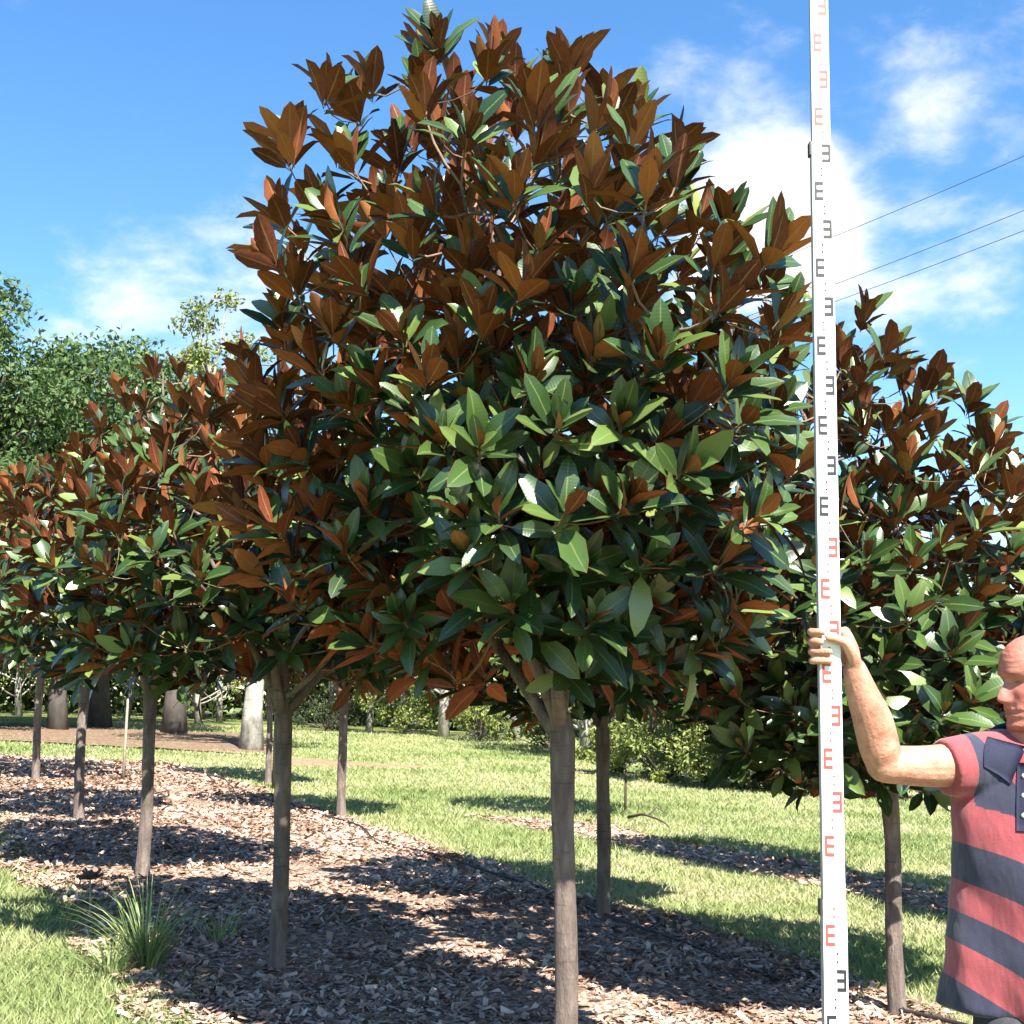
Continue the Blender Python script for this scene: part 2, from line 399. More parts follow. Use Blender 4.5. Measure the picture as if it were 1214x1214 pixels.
LV_HI = variants(ROWS_HI); LV_LO = variants(ROWS_LO); LV_FAR = variants((0, 0.5, 1.0))
LEAF_ME = [mesh_np('leaf', v[0], v[1], LEAF, v[2], v[3]) for v in LV_HI]
LEAF_ME_LO = [mesh_np('leaf', v[0], v[1], LEAF, v[2], v[3]) for v in LV_LO]

def nrmz(v): return v / (np.linalg.norm(v, axis=-1, keepdims=True) + 1e-12)

def magnolia(x, y, label, height, clear, prof, seed, ros=420, spacing=0.20, hi=True, parts=300, trunk_r=0.047, lean=(0, 0), apex=(0, 0), leafL=(0.145, 0.245), group='magnolia standards in planted rows', azw=0.17, nlimb=20, thin=0.42, axp=1.3):
    rng = np.random.default_rng(seed)
    base = Vector((x, y, gzf(x, y)))
    root = thing('magnolia_tree', base, label, 'tree', group)
    pz = np.array([p[0] for p in prof]); pr = np.array([p[1] for p in prof])     # height fraction of crown, radius
    cb = prof[0][0]
    Rz = lambda z: np.interp(z, pz, pr)
    ph = rng.uniform(0, 2 * PI, 4)
    def Raz(z, az): return Rz(z) * (1 + azw * np.sin(2 * az + ph[0] + z) + azw * 0.7 * np.sin(3 * az + ph[1] - 1.7 * z) + azw * 0.5 * np.sin(5 * az + ph[2] + 3 * z))
    def axis(z):                                                                 # crown axis drifts towards the apex
        k = np.clip((np.asarray(z) - clear) / (height - clear), 0, 1) ** axp
        return np.stack([lean[0] * np.minimum(np.asarray(z), clear) / clear + apex[0] * k, lean[1] * np.minimum(np.asarray(z), clear) / clear + apex[1] * k], -1)
    # shoot tips
    pts = np.empty((ros, 3)); cnt = 0; tries = 0
    zs = rng.uniform(cb, height, 14000)
    wz = Rz(zs) / pr.max(); keep = rng.uniform(0, 1, len(zs)) < np.clip(wz, 0.12, 1) ** 1.2
    zs = zs[keep]
    for z in zs:
        if cnt >= ros: break
        az = rng.uniform(0, 2 * PI); rr = Raz(z, az) * rng.uniform(0.0, 1.0) ** 0.33 * rng.uniform(0.93, 1.04)
        a = axis(z); p = np.array([a[0] + rr * math.cos(az), a[1] + rr * math.sin(az), z])
        hf = (z - cb) / (height - cb)
        if z < cb + 0.30 and rr < 0.55 * Rz(cb + 0.3): continue
        if cnt and np.min(np.sum((pts[:cnt] - p) ** 2, 1)) < (spacing * (0.95 + thin * hf)) ** 2: continue
        pts[cnt] = p; cnt += 1
    pts = pts[:cnt]
    # skeleton: leader and limbs
    wood = Geo(); trunk = Geo()
    nodes = []; 
    lz = np.linspace(clear, height - 0.12, 12); la = axis(lz)
    leader = np.column_stack([la + rng.normal(0, 0.018, (12, 2)) * (np.arange(12) > 0)[:, None], lz])
    tz = np.array([-0.04, 0.0, 0.06, 0.2, 0.45, 0.75, 1.05, 1.35]) * clear / 1.35
    ta = axis(tz)
    wob = np.column_stack([np.sin(tz * 2.3 + ph[0]) * 0.012, np.cos(tz * 1.9 + ph[1]) * 0.012]) * np.clip(tz / clear, 0, 1)[:, None] * np.clip(1 - tz / clear, 0, 1)[:, None] * 4
    tp = np.column_stack([ta + wob, tz])
    tr = trunk_r * np.array([1.42, 1.25, 1.10, 1.04, 1.0, 0.97, 0.97, 1.08])
    tp = np.concatenate([tp, [leader[0] + (0, 0, 0.04), leader[0] + (0, 0, 0.10)]]); tr = np.append(tr, [trunk_r * 0.98, trunk_r * 0.70])
    t0 = np.linspace(0, len(tp) - 1, 40); q0 = np.arange(len(tp)); tp = np.column_stack([np.interp(t0, q0, tp[:, k]) for k in range(3)]); tr = np.interp(t0, q0, tr)
    tr = tr * (1 + 0.05 * (vnoise(tp[:, 2] * 11, seed * 1.7, 5) - 0.5) * 2 + 0.06 * (vnoise(tp[:, 2] * 3, seed * 2.3, 6) - 0.5)); tp[:, 0] += 0.016 * (vnoise(tp[:, 2] * 2.2, seed, 7) - 0.5); tp[:, 1] += 0.016 * (vnoise(tp[:, 2] * 2.2, seed, 8) - 0.5)
    V, T = tube(tp, tr, 16)
    trunk.add(V, T)
    lr = np.linspace(trunk_r * 0.72, 0.006, 12)
    V, T = tube(leader, lr, 8); wood.add(V, T)
    for i in range(12): nodes.append((leader[i], lr[i]))
    ga = rng.uniform(0, 6.28)
    for k in range(nlimb):
        f = k / (nlimb - 1)
        if k < 4: z0 = clear - 0.02 + 0.03 * k; r0 = trunk_r * 0.66
        else: z0 = clear + 0.04 + (height - clear) * 0.82 * ((k - 3) / (nlimb - 4)) ** 1.05; r0 = trunk_r * (0.50 - 0.36 * f)
        az = ga + k * 2.39996 + rng.normal(0, 0.2)
        a0 = np.array([np.interp(z0, leader[:, 2], leader[:, 0]), np.interp(z0, leader[:, 2], leader[:, 1]), z0])
        z1 = z0 + (0.75 if k < 4 else 0.38) * (0.7 + 0.6 * rng.uniform()) * (1.25 - 0.5 * f)
        z1 = min(z1, height - 0.1)
        rr = Raz(z1, az) * rng.uniform(0.62, 0.86) * (0.62 if k < 4 else 1); a1 = axis(z1)
        p1 = np.array([a1[0] + rr * math.cos(az), a1[1] + rr * math.sin(az), z1])
        mid = (a0 + p1) / 2 + np.array([math.cos(az) * 0.03, math.sin(az) * 0.03, -0.05 if k >= 4 else 0.07]) + rng.normal(0, 0.02, 3)
        P = bez(a0, mid, p1, 8); rad = np.linspace(r0, 0.007, 8)
        V, T = tube(P, rad, 7); wood.add(V, T)
        for i in range(1, 8): nodes.append((P[i], rad[i]))
    NP_ = np.array([n[0] for n in nodes]); NR = np.array([n[1] for n in nodes])
    # shoots and their whorls of leaves
    D0 = []; Lp = []; La = []; Ln = []; Ll = []
    for p in pts[np.argsort(np.min(np.linalg.norm(pts[:, None] - NP_[None], axis=2), 1))]:
        a = axis(p[2]); out = np.array([p[0] - a[0], p[1] - a[1], 0]); rr = np.linalg.norm(out); out = out / (rr + 1e-9)
        hf = (p[2] - cb) / (height - cb); ef = min(1, rr / max(0.05, Rz(p[2])))
        ax = out * ef * (1.0 - 0.78 * hf) + np.array([0, 0, 0.60 + 0.55 * hf]) + np.array([sdir.x, sdir.y, 0]) * 0.7 * min(1, max(0, 1.15 - hf * 2.3)) + rng.normal(0, 0.20, 3)
        if hf < 0.06: ax[2] -= 0.15
        ax = ax / np.linalg.norm(ax)
        d = np.sum((NP_ - p) ** 2, 1) + np.where(NP_[:, 2] > p[2] + 0.02, 0.12, 0)
        i = int(np.argmin(d)); q = NP_[i]
        ln = np.linalg.norm(p - q)
        P = bez(q, p - ax * min(0.5 * ln, 0.14) , p, 5); r0 = min(NR[i] * 0.8, 0.008); ns_ = 5 if hi else 3
        V, T = tube(P, np.linspace(r0, 0.0042, 5), ns_, False); wood.add(V, T, 1)
        if ln > 0.22: NP_ = np.concatenate([NP_, P[2:4]]); NR = np.append(NR, [r0 * 0.8, r0 * 0.65])
        n = rng.integers(10, 15)
        u = np.cross(ax, (0.3, 0.5, 0.81)); u /= np.linalg.norm(u); w = np.cross(ax, u); s0 = rng.uniform(0, 6.28)
        openf = rng.uniform(0.75, 1.2)
        for k in range(n):
            f = k / (n - 1)
            th = R(10 + (74 - 46 * hf) * f ** 1.15) * openf + rng.normal(0, 0.10)
            az = s0 + k * 2.39996 + rng.normal(0, 0.15)
            rad = u * math.cos(az) + w * math.sin(az)
            dr = ax * math.cos(th) + rad * math.sin(th); dr[2] -= 0.14 * f * (1 - hf); dr /= np.linalg.norm(dr)
            nm = ax - dr * np.dot(ax, dr)
            if np.linalg.norm(nm) < 0.08: nm = -rad
            nm = nm / np.linalg.norm(nm) + rng.normal(0, 0.28, 3); nm -= dr * np.dot(nm, dr); nm /= np.linalg.norm(nm)
            Lp.append(p - ax * (0.004 + 0.085 * f)); La.append(dr); Ln.append(nm)
            Ll.append(rng.uniform(*leafL) * (0.62 + 0.38 * min(1, f * 3.5)))
    Lp = np.array(Lp); La = np.array(La); Ln = np.array(Ln); Ll = np.array(Ll); Lc = np.cross(Ln, La)
    nl = len(Lp); var = rng.integers(0, 6, nl)
    # which leaves show largest from the path: nearest in its own small cell of view, by area
    ctr = Lp + La * (Ll * 0.55)[:, None]; wc = ctr + np.array(base); rel = wc - np.array([0, 0, CAM_H])
    dist = np.linalg.norm(rel, axis=1); vdir = rel / dist[:, None]
    cell = 0.075 / dist.mean()
    key = np.floor(rel[:, 0] / rel[:, 1] / cell).astype(int) * 100003 + np.floor(rel[:, 2] / rel[:, 1] / cell).astype(int)
    order = np.argsort(dist); _, first = np.unique(key[order], return_index=True); front = order[first]
    area = np.abs(np.sum(Ln * vdir, 1)) * Ll ** 2 / dist ** 2
    inview = np.abs(rel[:, 0] / rel[:, 1]) < 0.42
    score = np.zeros(nl); score[front] = area[front] + 1e-6; score *= np.where(inview, 1, 0.01)
    sel = np.argsort(-score)[:parts] if parts else np.array([], int)
    issel = np.zeros(nl, bool); issel[sel] = True
    lvs = LV_HI if hi else (LV_LO if parts else LV_FAR); lme = LEAF_ME if hi else LEAF_ME_LO
    obj('trunk', trunk.mesh('trunk', BARK), root)
    obj('branches', wood.mesh('branches', [BARK, TWIG]), root)
    for i in sel:
        o = bpy.data.objects.new('leaf', lme[var[i]]); col.objects.link(o); o.parent = root
        M = Matrix(((La[i][0], Lc[i][0], Ln[i][0], Lp[i][0]), (La[i][1], Lc[i][1], Ln[i][1], Lp[i][1]), (La[i][2], Lc[i][2], Ln[i][2], Lp[i][2]), (0, 0, 0, 1)))
        o.matrix_basis = M @ Matrix.Scale(float(Ll[i]), 4)
    g = Geo()
    for v in range(6):
        idx = np.where((var == v) & ~issel)[0]
        if not len(idx): continue
        TV, TT, TM, TU = lvs[v]; nv = len(TV)
        W = (TV[None, :, 0, None] * La[idx][:, None, :] + TV[None, :, 1, None] * Lc[idx][:, None, :] + TV[None, :, 2, None] * Ln[idx][:, None, :]) * Ll[idx][:, None, None] + Lp[idx][:, None, :]
        TTT = (TT[None] + (np.arange(len(idx)) * nv)[:, None, None]).reshape(-1, 3)
        g.add(W.reshape(-1, 3), TTT, np.tile(TM, len(idx)), np.tile(TU, (len(idx), 1)), np.repeat(rng.uniform(0, 1, len(idx)), nv))
    obj('foliage', g.mesh('foliage', LEAF), root, kind='stuff')
    return root

P_MAIN = [(1.70, 0.46), (1.90, 0.80), (2.3, 1.04), (2.8, 1.06), (3.3, 1.07), (3.62, 0.98), (3.95, 0.78), (4.2, 0.58), (4.32, 0.42), (4.38, 0.32)]
magnolia(0.2, 5.2, 'largest magnolia tree with the tallest crown, left of the measuring staff', 4.38, 1.46, P_MAIN, 11, 620, 0.188, True, 300, 0.047, apex=(-0.38, 0.05), azw=0.2, axp=0.8)
def prof(c, h, r, low):
    return [(c + low, 0.34 * r), (c + low + 0.10 * (h - c), 0.72 * r), (c + 0.3 * (h - c), 0.98 * r), (c + 0.42 * (h - c), r), (c + 0.6 * (h - c), 0.86 * r), (c + 0.8 * (h - c), 0.52 * r), (c + 0.92 * (h - c), 0.28 * r), (h, 0.1)]
def tree_row(x, y, label, h, c, r, seed, low=0.13, **kw):
    magnolia(x, y, label, h, c, prof(c, h, r, low), seed, **kw)
tree_row(2.07, 7.1, 'magnolia tree beside the man, its low crown behind the measuring staff', 4.12, 1.16, 1.30, 21, low=0.0, ros=480, trunk_r=0.046, apex=(-0.65, 0))
tree_row(-1.33, 7.47, 'magnolia tree with sunlit pale limbs at its fork, next after the largest one', 3.75, 1.40, 1.22, 31, low=0.20, ros=430, trunk_r=0.049)
tree_row(-3.0, 10.6, 'third magnolia tree in the row of the largest one', 4.35, 1.45, 1.45, 41, ros=430, hi=False, trunk_r=0.052)
tree_row(0.68, 9.7, 'slim dark-trunked magnolia standing at the mulch edge behind the largest one', 3.6, 1.35, 1.25, 51, ros=380, hi=False, trunk_r=0.052)
tree_row(4.95, 10.0, 'magnolia tree on the far side of the man, in the narrow mulch strip', 4.0, 1.3, 1.35, 61, ros=380, hi=False)
tree_row(3.17, 12.6, 'magnolia tree hidden mostly behind the measuring staff, in the narrow mulch strip', 3.7, 1.45, 1.3, 71, ros=330, hi=False, parts=0, trunk_r=0.05)
tree_row(-4.75, 14.2, 'fourth magnolia tree in the row of the largest one', 4.3, 1.45, 1.5, 81, ros=330, hi=False, parts=0, trunk_r=0.055)
tree_row(-7.1, 19.2, 'last and farthest magnolia tree in the row of the largest one', 4.4, 1.5, 1.7, 91, ros=320, hi=False, parts=0, trunk_r=0.055, spacing=0.24)
tree_row(-2.1, 15.9, 'slender magnolia tree with white-lit lower trunk at the black pipe', 3.6, 1.5, 1.2, 101, ros=280, hi=False, parts=0, trunk_r=0.055)
tree_row(-3.95, 20.9, 'small thin-stemmed magnolia tree standing at the grass edge of the mulch bed', 3.4, 1.5, 1.2, 111, ros=240, hi=False, parts=0, trunk_r=0.05)
tree_row(1.24, 17.6, 'magnolia tree at the far end of the narrow mulch strip', 3.6, 1.5, 1.3, 121, ros=240, hi=False, parts=0, trunk_r=0.05)

# ------------------------------------------------------------------ trees beyond the field
def far_tree(name, px, D, label, h, r, clear, kind, bark, seed, trunk_r=0.18, leaves=7000, ls=0.16, clumps=40, group='trees beyond the field', flat=0.75):
    rng = np.random.default_rng(seed)
    x = (px - 607) / 1500 * D; b = Vector((x, D, gzf(x, D)))
    root = thing(name, b, label, 'tree' if 'shrub' not in name else 'shrub', group)
    cz = (clear + h) / 2; hz = (h - clear) / 2
    C = []
    while len(C) < clumps:
        p = rng.uniform(-1, 1, 3); q = np.linalg.norm(p)
        if q > 1 or q < 0.35: continue
        C.append((p[0] * r * (1 - 0.25 * p[2]), p[1] * r * (1 - 0.25 * p[2]), cz + p[2] * hz))
    C = np.array(C); C[:, 2] += rng.normal(0, 0.15, len(C))
    wood = Geo(); tr = Geo()
    nt = 7; tt = np.linspace(0, 1, nt); top = clear + (h - clear) * 0.7
    P = np.column_stack([np.cumsum(rng.normal(0, 0.05 * h / 8, nt)), np.cumsum(rng.normal(0, 0.05 * h / 8, nt)), tt * top - 0.05]); P[0, :2] = 0
    V, T = tube(P, trunk_r * (1.12 - 0.85 * tt) * (1 + 0.18 * np.exp(-tt * 14)), 10); tr.add(V, T)
    for c in C:
        z0 = min(max(clear * 0.75, c[2] - 0.35 * r - 0.4), top * 0.96); a = np.array([np.interp(z0, P[:, 2], P[:, 0]), np.interp(z0, P[:, 2], P[:, 1]), z0])
        V, T = tube(bez(a, (a + c) / 2 + (0, 0, -0.1 * r), c, 5), np.linspace(trunk_r * 0.3, 0.015, 5), 5); wood.add(V, T)
    obj('trunk', tr.mesh('trunk', bark), root)
    obj('limbs', wood.mesh('limbs', bark), root)
    ci = rng.integers(0, len(C), leaves); cs = r * rng.uniform(0.17, 0.32, len(C))
    d = nrmz(rng.normal(0, 1, (leaves, 3))) * (rng.uniform(0, 1, leaves) ** 0.45)[:, None] * cs[ci][:, None]; d[:, 2] *= flat
    p = C[ci] + d
    a = nrmz(rng.normal(0, 1, (leaves, 3)) + np.array([0, 0, -0.25])); n = rng.normal(0, 1, (leaves, 3)) + np.array([0, 0, 0.7]) + nrmz(d) * 0.9
    n = nrmz(n - a * np.sum(n * a, 1)[:, None]); w = np.cross(n, a)
    s = ls * rng.uniform(0.6, 1.3, leaves)[:, None]
    V = np.stack([p, p + a * s * 0.5 + w * s * 0.24 + n * s * 0.05, p + a * s, p + a * s * 0.5 - w * s * 0.24 + n * s * 0.05], 1).reshape(-1, 3)
    k = np.arange(leaves) * 4
    T = np.concatenate([np.stack([k, k + 1, k + 2], 1), np.stack([k, k + 2, k + 3], 1)])
    rv = np.clip(rng.uniform(0, 1, leaves) * 0.7 + rng.uniform(0, 0.3, len(C))[ci], 0, 1)
    g = Geo(); g.add(V, T, 0, None, np.repeat(rv, 4))
    obj('crown', g.mesh('crown', FOL[kind], False), root)
    return root

FT = far_tree
FT('broadleaf_tree', -30, 34, 'tall dense dark green broadleaf tree at the left end of the field', 12.2, 4.6, 2.2, 'dense', BARK_DARK, 1, 0.34, 46000, 0.20, 130)
FT('broadleaf_tree', 125, 38, 'round dense green broadleaf tree right of the tallest dense tree', 11.4, 4.6, 2.2, 'dense', BARK_DARK, 2, 0.30, 46000, 0.20, 130)
FT('broadleaf_tree', -190, 33, 'dense green broadleaf tree outermost at the left end of the field', 13, 4.6, 2.2, 'dense', BARK_DARK, 40, 0.30, 16000, 0.22, 70)
FT('tall_gum_tree', 238, 54, 'thin pale green treetop rising behind the dense broadleaf trees', 18.9, 3.0, 6, 'airy', BARK_PALE, 3, 0.25, 8000, 0.24, 50)
FT('broadleaf_tree', 303, 30, 'tree with a thick mottled pale grey trunk on leaf litter', 7.2, 2.4, 2.4, 'dense', BARK_PALE, 4, 0.235, 7000, 0.16, 40)
FT('broadleaf_tree', 212, 36, 'tree with a thick dark trunk left of the mottled pale trunk', 8.0, 2.8, 2.6, 'dense', BARK_DARK, 5, 0.30, 7000, 0.16, 40)
FT('broadleaf_tree', 76, 35, 'tree with a dark trunk on the leaf litter under the dense trees', 7.5, 2.8, 2.4, 'dense', BARK_DARK, 6, 0.24, 7000, 0.16, 40)
air = [(30, 47, 8.0), (155, 47, 8.2), (240, 45, 7.5), (265, 49, 8.0), (395, 47, 8.2), (440, 44, 6.5), (527, 42, 8.6), (572, 46, 7.2), (612, 41, 6.6), (650, 47, 8.0), (-60, 46, 8), (695, 34, 6.0), (480, 50, 9)]
ATXT = ['at the left frame edge of the wood', 'between two dark trunks', 'left of the mottled pale trunk', 'just left of the mottled pale trunk', 'behind the slender white-lit magnolia trunk', 'right of the slender white-lit magnolia trunk',
        'brightest of all, in a gap between magnolia crowns', 'right of the brightest pale trunk', 'left of the largest magnolia trunk', 'close behind the largest magnolia trunk', 'outermost on the left', 'between the largest magnolia trunk and a slim one', 'farthest back in the gap between magnolia crowns']
for i, (px, D, h) in enumerate(air):
    FT('young_gum_tree', px, D, 'airy young tree with pale trunk, ' + ATXT[i], h, 2.3, 0.9 if i != 6 else 1.8, 'airy', BARK_PALE, 60 + i, 0.11 if i not in (6, 11) else 0.16, 7000, 0.13, 44, 'young pale-trunked trees along the wood edge')
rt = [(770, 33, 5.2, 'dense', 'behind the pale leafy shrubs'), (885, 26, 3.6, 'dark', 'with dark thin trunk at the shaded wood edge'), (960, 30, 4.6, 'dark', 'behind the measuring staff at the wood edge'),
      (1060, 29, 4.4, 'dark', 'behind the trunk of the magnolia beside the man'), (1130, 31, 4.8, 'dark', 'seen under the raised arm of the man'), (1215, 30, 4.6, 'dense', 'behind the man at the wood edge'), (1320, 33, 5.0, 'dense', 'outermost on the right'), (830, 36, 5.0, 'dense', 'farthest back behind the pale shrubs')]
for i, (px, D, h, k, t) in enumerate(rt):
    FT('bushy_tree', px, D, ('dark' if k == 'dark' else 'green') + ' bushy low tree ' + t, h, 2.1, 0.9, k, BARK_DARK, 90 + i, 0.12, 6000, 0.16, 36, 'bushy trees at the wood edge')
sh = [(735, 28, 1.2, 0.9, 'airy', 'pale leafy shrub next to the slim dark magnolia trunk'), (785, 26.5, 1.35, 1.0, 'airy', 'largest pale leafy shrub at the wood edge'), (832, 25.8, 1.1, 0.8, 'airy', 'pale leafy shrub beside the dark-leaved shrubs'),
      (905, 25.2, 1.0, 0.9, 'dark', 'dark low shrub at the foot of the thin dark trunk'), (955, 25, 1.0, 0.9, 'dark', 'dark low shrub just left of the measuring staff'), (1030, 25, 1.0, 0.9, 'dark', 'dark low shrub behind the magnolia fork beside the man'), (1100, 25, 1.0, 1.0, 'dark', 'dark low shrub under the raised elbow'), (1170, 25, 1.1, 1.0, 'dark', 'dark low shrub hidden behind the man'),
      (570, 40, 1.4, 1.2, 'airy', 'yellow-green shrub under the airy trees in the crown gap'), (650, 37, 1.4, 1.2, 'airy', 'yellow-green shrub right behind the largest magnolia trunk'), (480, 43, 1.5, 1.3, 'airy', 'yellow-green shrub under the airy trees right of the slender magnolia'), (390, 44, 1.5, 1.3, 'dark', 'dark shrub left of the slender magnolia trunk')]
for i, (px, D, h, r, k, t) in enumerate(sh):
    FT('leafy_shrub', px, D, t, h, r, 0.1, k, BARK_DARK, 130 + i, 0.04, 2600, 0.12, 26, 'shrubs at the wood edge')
def woodland():
    rng = np.random.default_rng(5); n = 62000
    th = rng.uniform(-0.62, 0.62, n); rr = rng.uniform(54, 66, n); x = rr * np.sin(th); y = rr * np.cos(th)
    hmax = np.where(x < 2, 7.5, 5.0) * (0.65 + 0.5 * vnoise(x / 4, y / 4, 8)); z = gz(x, y) + hmax * rng.uniform(0, 1, n) ** 0.8
    p = np.stack([x, y, z], 1); a = nrmz(rng.normal(0, 1, (n, 3))); m = nrmz(rng.normal(0, 1, (n, 3)) + (0, -0.6, 0.5)); m = nrmz(m - a * np.sum(a * m, 1)[:, None]); w = np.cross(m, a)
    s = rng.uniform(0.34, 0.68, n)[:, None]
    V = np.stack([p, p + a * s * .5 + w * s * .25, p + a * s, p + a * s * .5 - w * s * .25], 1).reshape(-1, 3); k = np.arange(n) * 4
    T = np.concatenate([np.stack([k, k + 1, k + 2], 1), np.stack([k, k + 2, k + 3], 1)])
    g = Geo(); g.add(V, T, 0, None, np.repeat(rng.uniform(0, 1, n), 4))
    o = obj('woodland', g.mesh('woodland', FOL['wood'], False), kind='stuff'); o['label'] = 'far dark green wood closing the field'; o['category'] = 'wood'
woodland()

# ------------------------------------------------------------------ power line
def power_line():
    tops = []
    for px, D, ys, lab in ((872, 40.0, (327, 380, 399), 'wooden power pole hidden behind the largest magnolia crown'), (1500, 25.0, (57, 131, 159), 'wooden power pole right of the field carrying three wires')):
        pts = [at(px, y_, D) for y_ in ys]; x = pts[0].x; z = gzf(x, D); t = thing('power_pole', (x, D + 0.35, z), lab, 'pole', 'power poles')
        h = pts[0].z - z + 0.4
        V, T = tube([(0, 0, -0.1), (0, 0, h)], [0.16, 0.11], 10); g = Geo(); g.add(V, T); obj('shaft', g.mesh('shaft', POLE), t)
        for p in pts:
            g = Geo(); V, T = tube([(0, -0.10, p.z - z), (0, -0.35, p.z - z)], [0.05, 0.07], 8); g.add(V, T); obj('insulator', g.mesh('insulator', INSUL), t)
        tops.append(pts)
    lab = ['topmost thin power wire crossing the sky right of the staff', 'middle thin power wire crossing the sky right of the staff', 'lowest thin power wire crossing the sky right of the staff']
    for k in range(3):
        a, b = tops[0][k], tops[1][k]
        t = np.linspace(0, 1, 24); P = np.array(a)[None] * (1 - t)[:, None] + np.array(b)[None] * t[:, None]; P[:, 2] -= 4 * 0.12 * t * (1 - t)
        V, T = tube(P, 0.009, 5); g = Geo(); g.add(V, T)
        o = obj('power_wire', g.mesh('power_wire', WIRE)); o['label'] = lab[k]; o['category'] = 'wire'; o['group'] = 'power wires'
power_line()

# ------------------------------------------------------------------ small things on the ground
def pipe():
    y = np.concatenate([np.arange(5.5, 24, 0.25)]); x = rowB(y) + 0.12 + 0.10 * np.sin(y * 1.3) + 0.05 * np.sin(y * 3.1) - 0.18
    P = np.stack([x, y, gz(x, y) + 0.045 + 0.012 * np.sin(y * 2.2)], 1)
    V, T = tube(P, 0.011, 7); g = Geo(); g.add(V, T)
    o = obj('irrigation_pipe', g.mesh('irrigation_pipe', PIPE)); o['label'] = 'black irrigation pipe lying along the grass edge of the mulch bed'; o['category'] = 'pipe'
pipe()
def stakes():
    for px, D, h, r, m, lab in ((155, 20.0, 1.25, 0.022, STAKE, 'thin pale stake standing in the lawn behind the magnolia row'), (738, 18.8, 0.62, 0.020, STICK, 'thin dark stake in the lawn right of the slim dark magnolia'),
                              (330, 20.0, 1.7, 0.03, STICK, 'dark post beside the mottled pale trunk')):
        x = (px - 607) / 1500 * D; g = Geo()
        V, T = tube([(0, 0, -0.05), (0.01, 0, h * .5), (0.02, 0, h * 0.97), (0.02, 0, h)], [r, r, r * .9, r * .5], 7); g.add(V, T)
        o = obj('garden_stake', g.mesh('garden_stake', m)); o.location = (x, D, gzf(x, D)); o['label'] = lab; o['category'] = 'stake'; o['group'] = 'stakes'
    a = at(745, 972, 17.6); b = at(792, 985, 16.6); g = Geo()
    t = np.linspace(0, 1, 8); P = np.outer(1 - t, np.array(a)) + np.outer(t, np.array(b)); P[:, 2] = gz(P[:, 0], P[:, 1]) + 0.05 + 0.09 * np.sin(t * PI); P[:, 0] += 0.03 * np.sin(t * 9)
    V, T = tube(P, np.linspace(0.022, 0.01, 8), 7); g.add(V, T)
    V, T = tube([P[4], P[4] + (0.12, 0.1, 0.1), P[4] + (0.25, 0.1, 0.02)], [0.013, 0.01, 0.006], 6); g.add(V, T)
    o = obj('fallen_branch', g.mesh('fallen_branch', STICK)); o['label'] = 'dark fallen branch lying on the lawn near the thin dark stake'; o['category'] = 'branch'
stakes()
def tussock(px, D, h, n, seed, lab):
    rng = np.random.default_rng(seed); x = (px - 607) / 1500 * D
    root = thing('grass_tussock', (x, D, gzf(x, D)), lab, 'grass', 'tall grass tufts at the bed edge'); g = Geo()
    for k in range(n):
        az = rng.uniform(0, 6.28); l = h * rng.uniform(0.35, 1.05); sp = rng.uniform(0.15, 1.25); w = rng.uniform(0.0025, 0.0065); b = np.array([math.cos(az), math.sin(az), 0]) * rng.uniform(0, 0.10)
        t = np.linspace(0, 1, 6); c = b + np.outer(t * l * sp * (0.5 + 0.5 * t), [math.cos(az), math.sin(az), 0]); c[:, 2] = l * (t - 0.35 * sp * t ** 2.5)
        s = np.array([-math.sin(az), math.cos(az), 0]); ww = w * np.array([0.8, 1, 1, 0.8, 0.5, 0.05])[:, None]
        V = np.concatenate([c - s * ww, c + s * ww]); T = []
        for i in range(5): T += [(i, i + 1, i + 7), (i, i + 7, i + 6)]
        g.add(V, T, 0, None, np.full(12, rng.uniform(0, 1)))
    obj('blades', g.mesh('blades', TALLGRASS), root, kind='stuff')
tussock(190, 7.40, 0.58, 170, 3, 'large tussock of tall bright grass at the mulch edge')
tussock(272, 8.2, 0.34, 36, 4, 'small tussock of tall grass between the large tussock and a trunk')
tussock(150, 7.2, 0.26, 130, 6, 'low wide tussock left of the large tall one')
def weed():
    D = 8.6; x = (122 - 607) / 1500 * D; root = thing('dead_weed', (x, D, gzf(x, D)), 'dead brown weed stalk with a seed head, on the mulch edge', 'weed')
    g = Geo(); V, T = tube([(0, 0, -0.03), (0.01, 0, 0.15), (0.0, 0, 0.31)], [0.007, 0.006, 0.005], 6); g.add(V, T); obj('stalk', g.mesh('stalk', STAKE), root)
    rng = np.random.default_rng(2); g = Geo()
    for k in range(26):
        d = rng.normal(0, 1, 3); d[2] = abs(d[2]) * .6; d /= np.linalg.norm(d); V, T = tube([(0, 0, 0.29), np.array([0, 0, 0.30]) + d * rng.uniform(0.04, 0.10)], [0.006, 0.010], 4); g.add(V, T)
    obj('seed_head', g.mesh('seed_head', STICK), root)
weed()

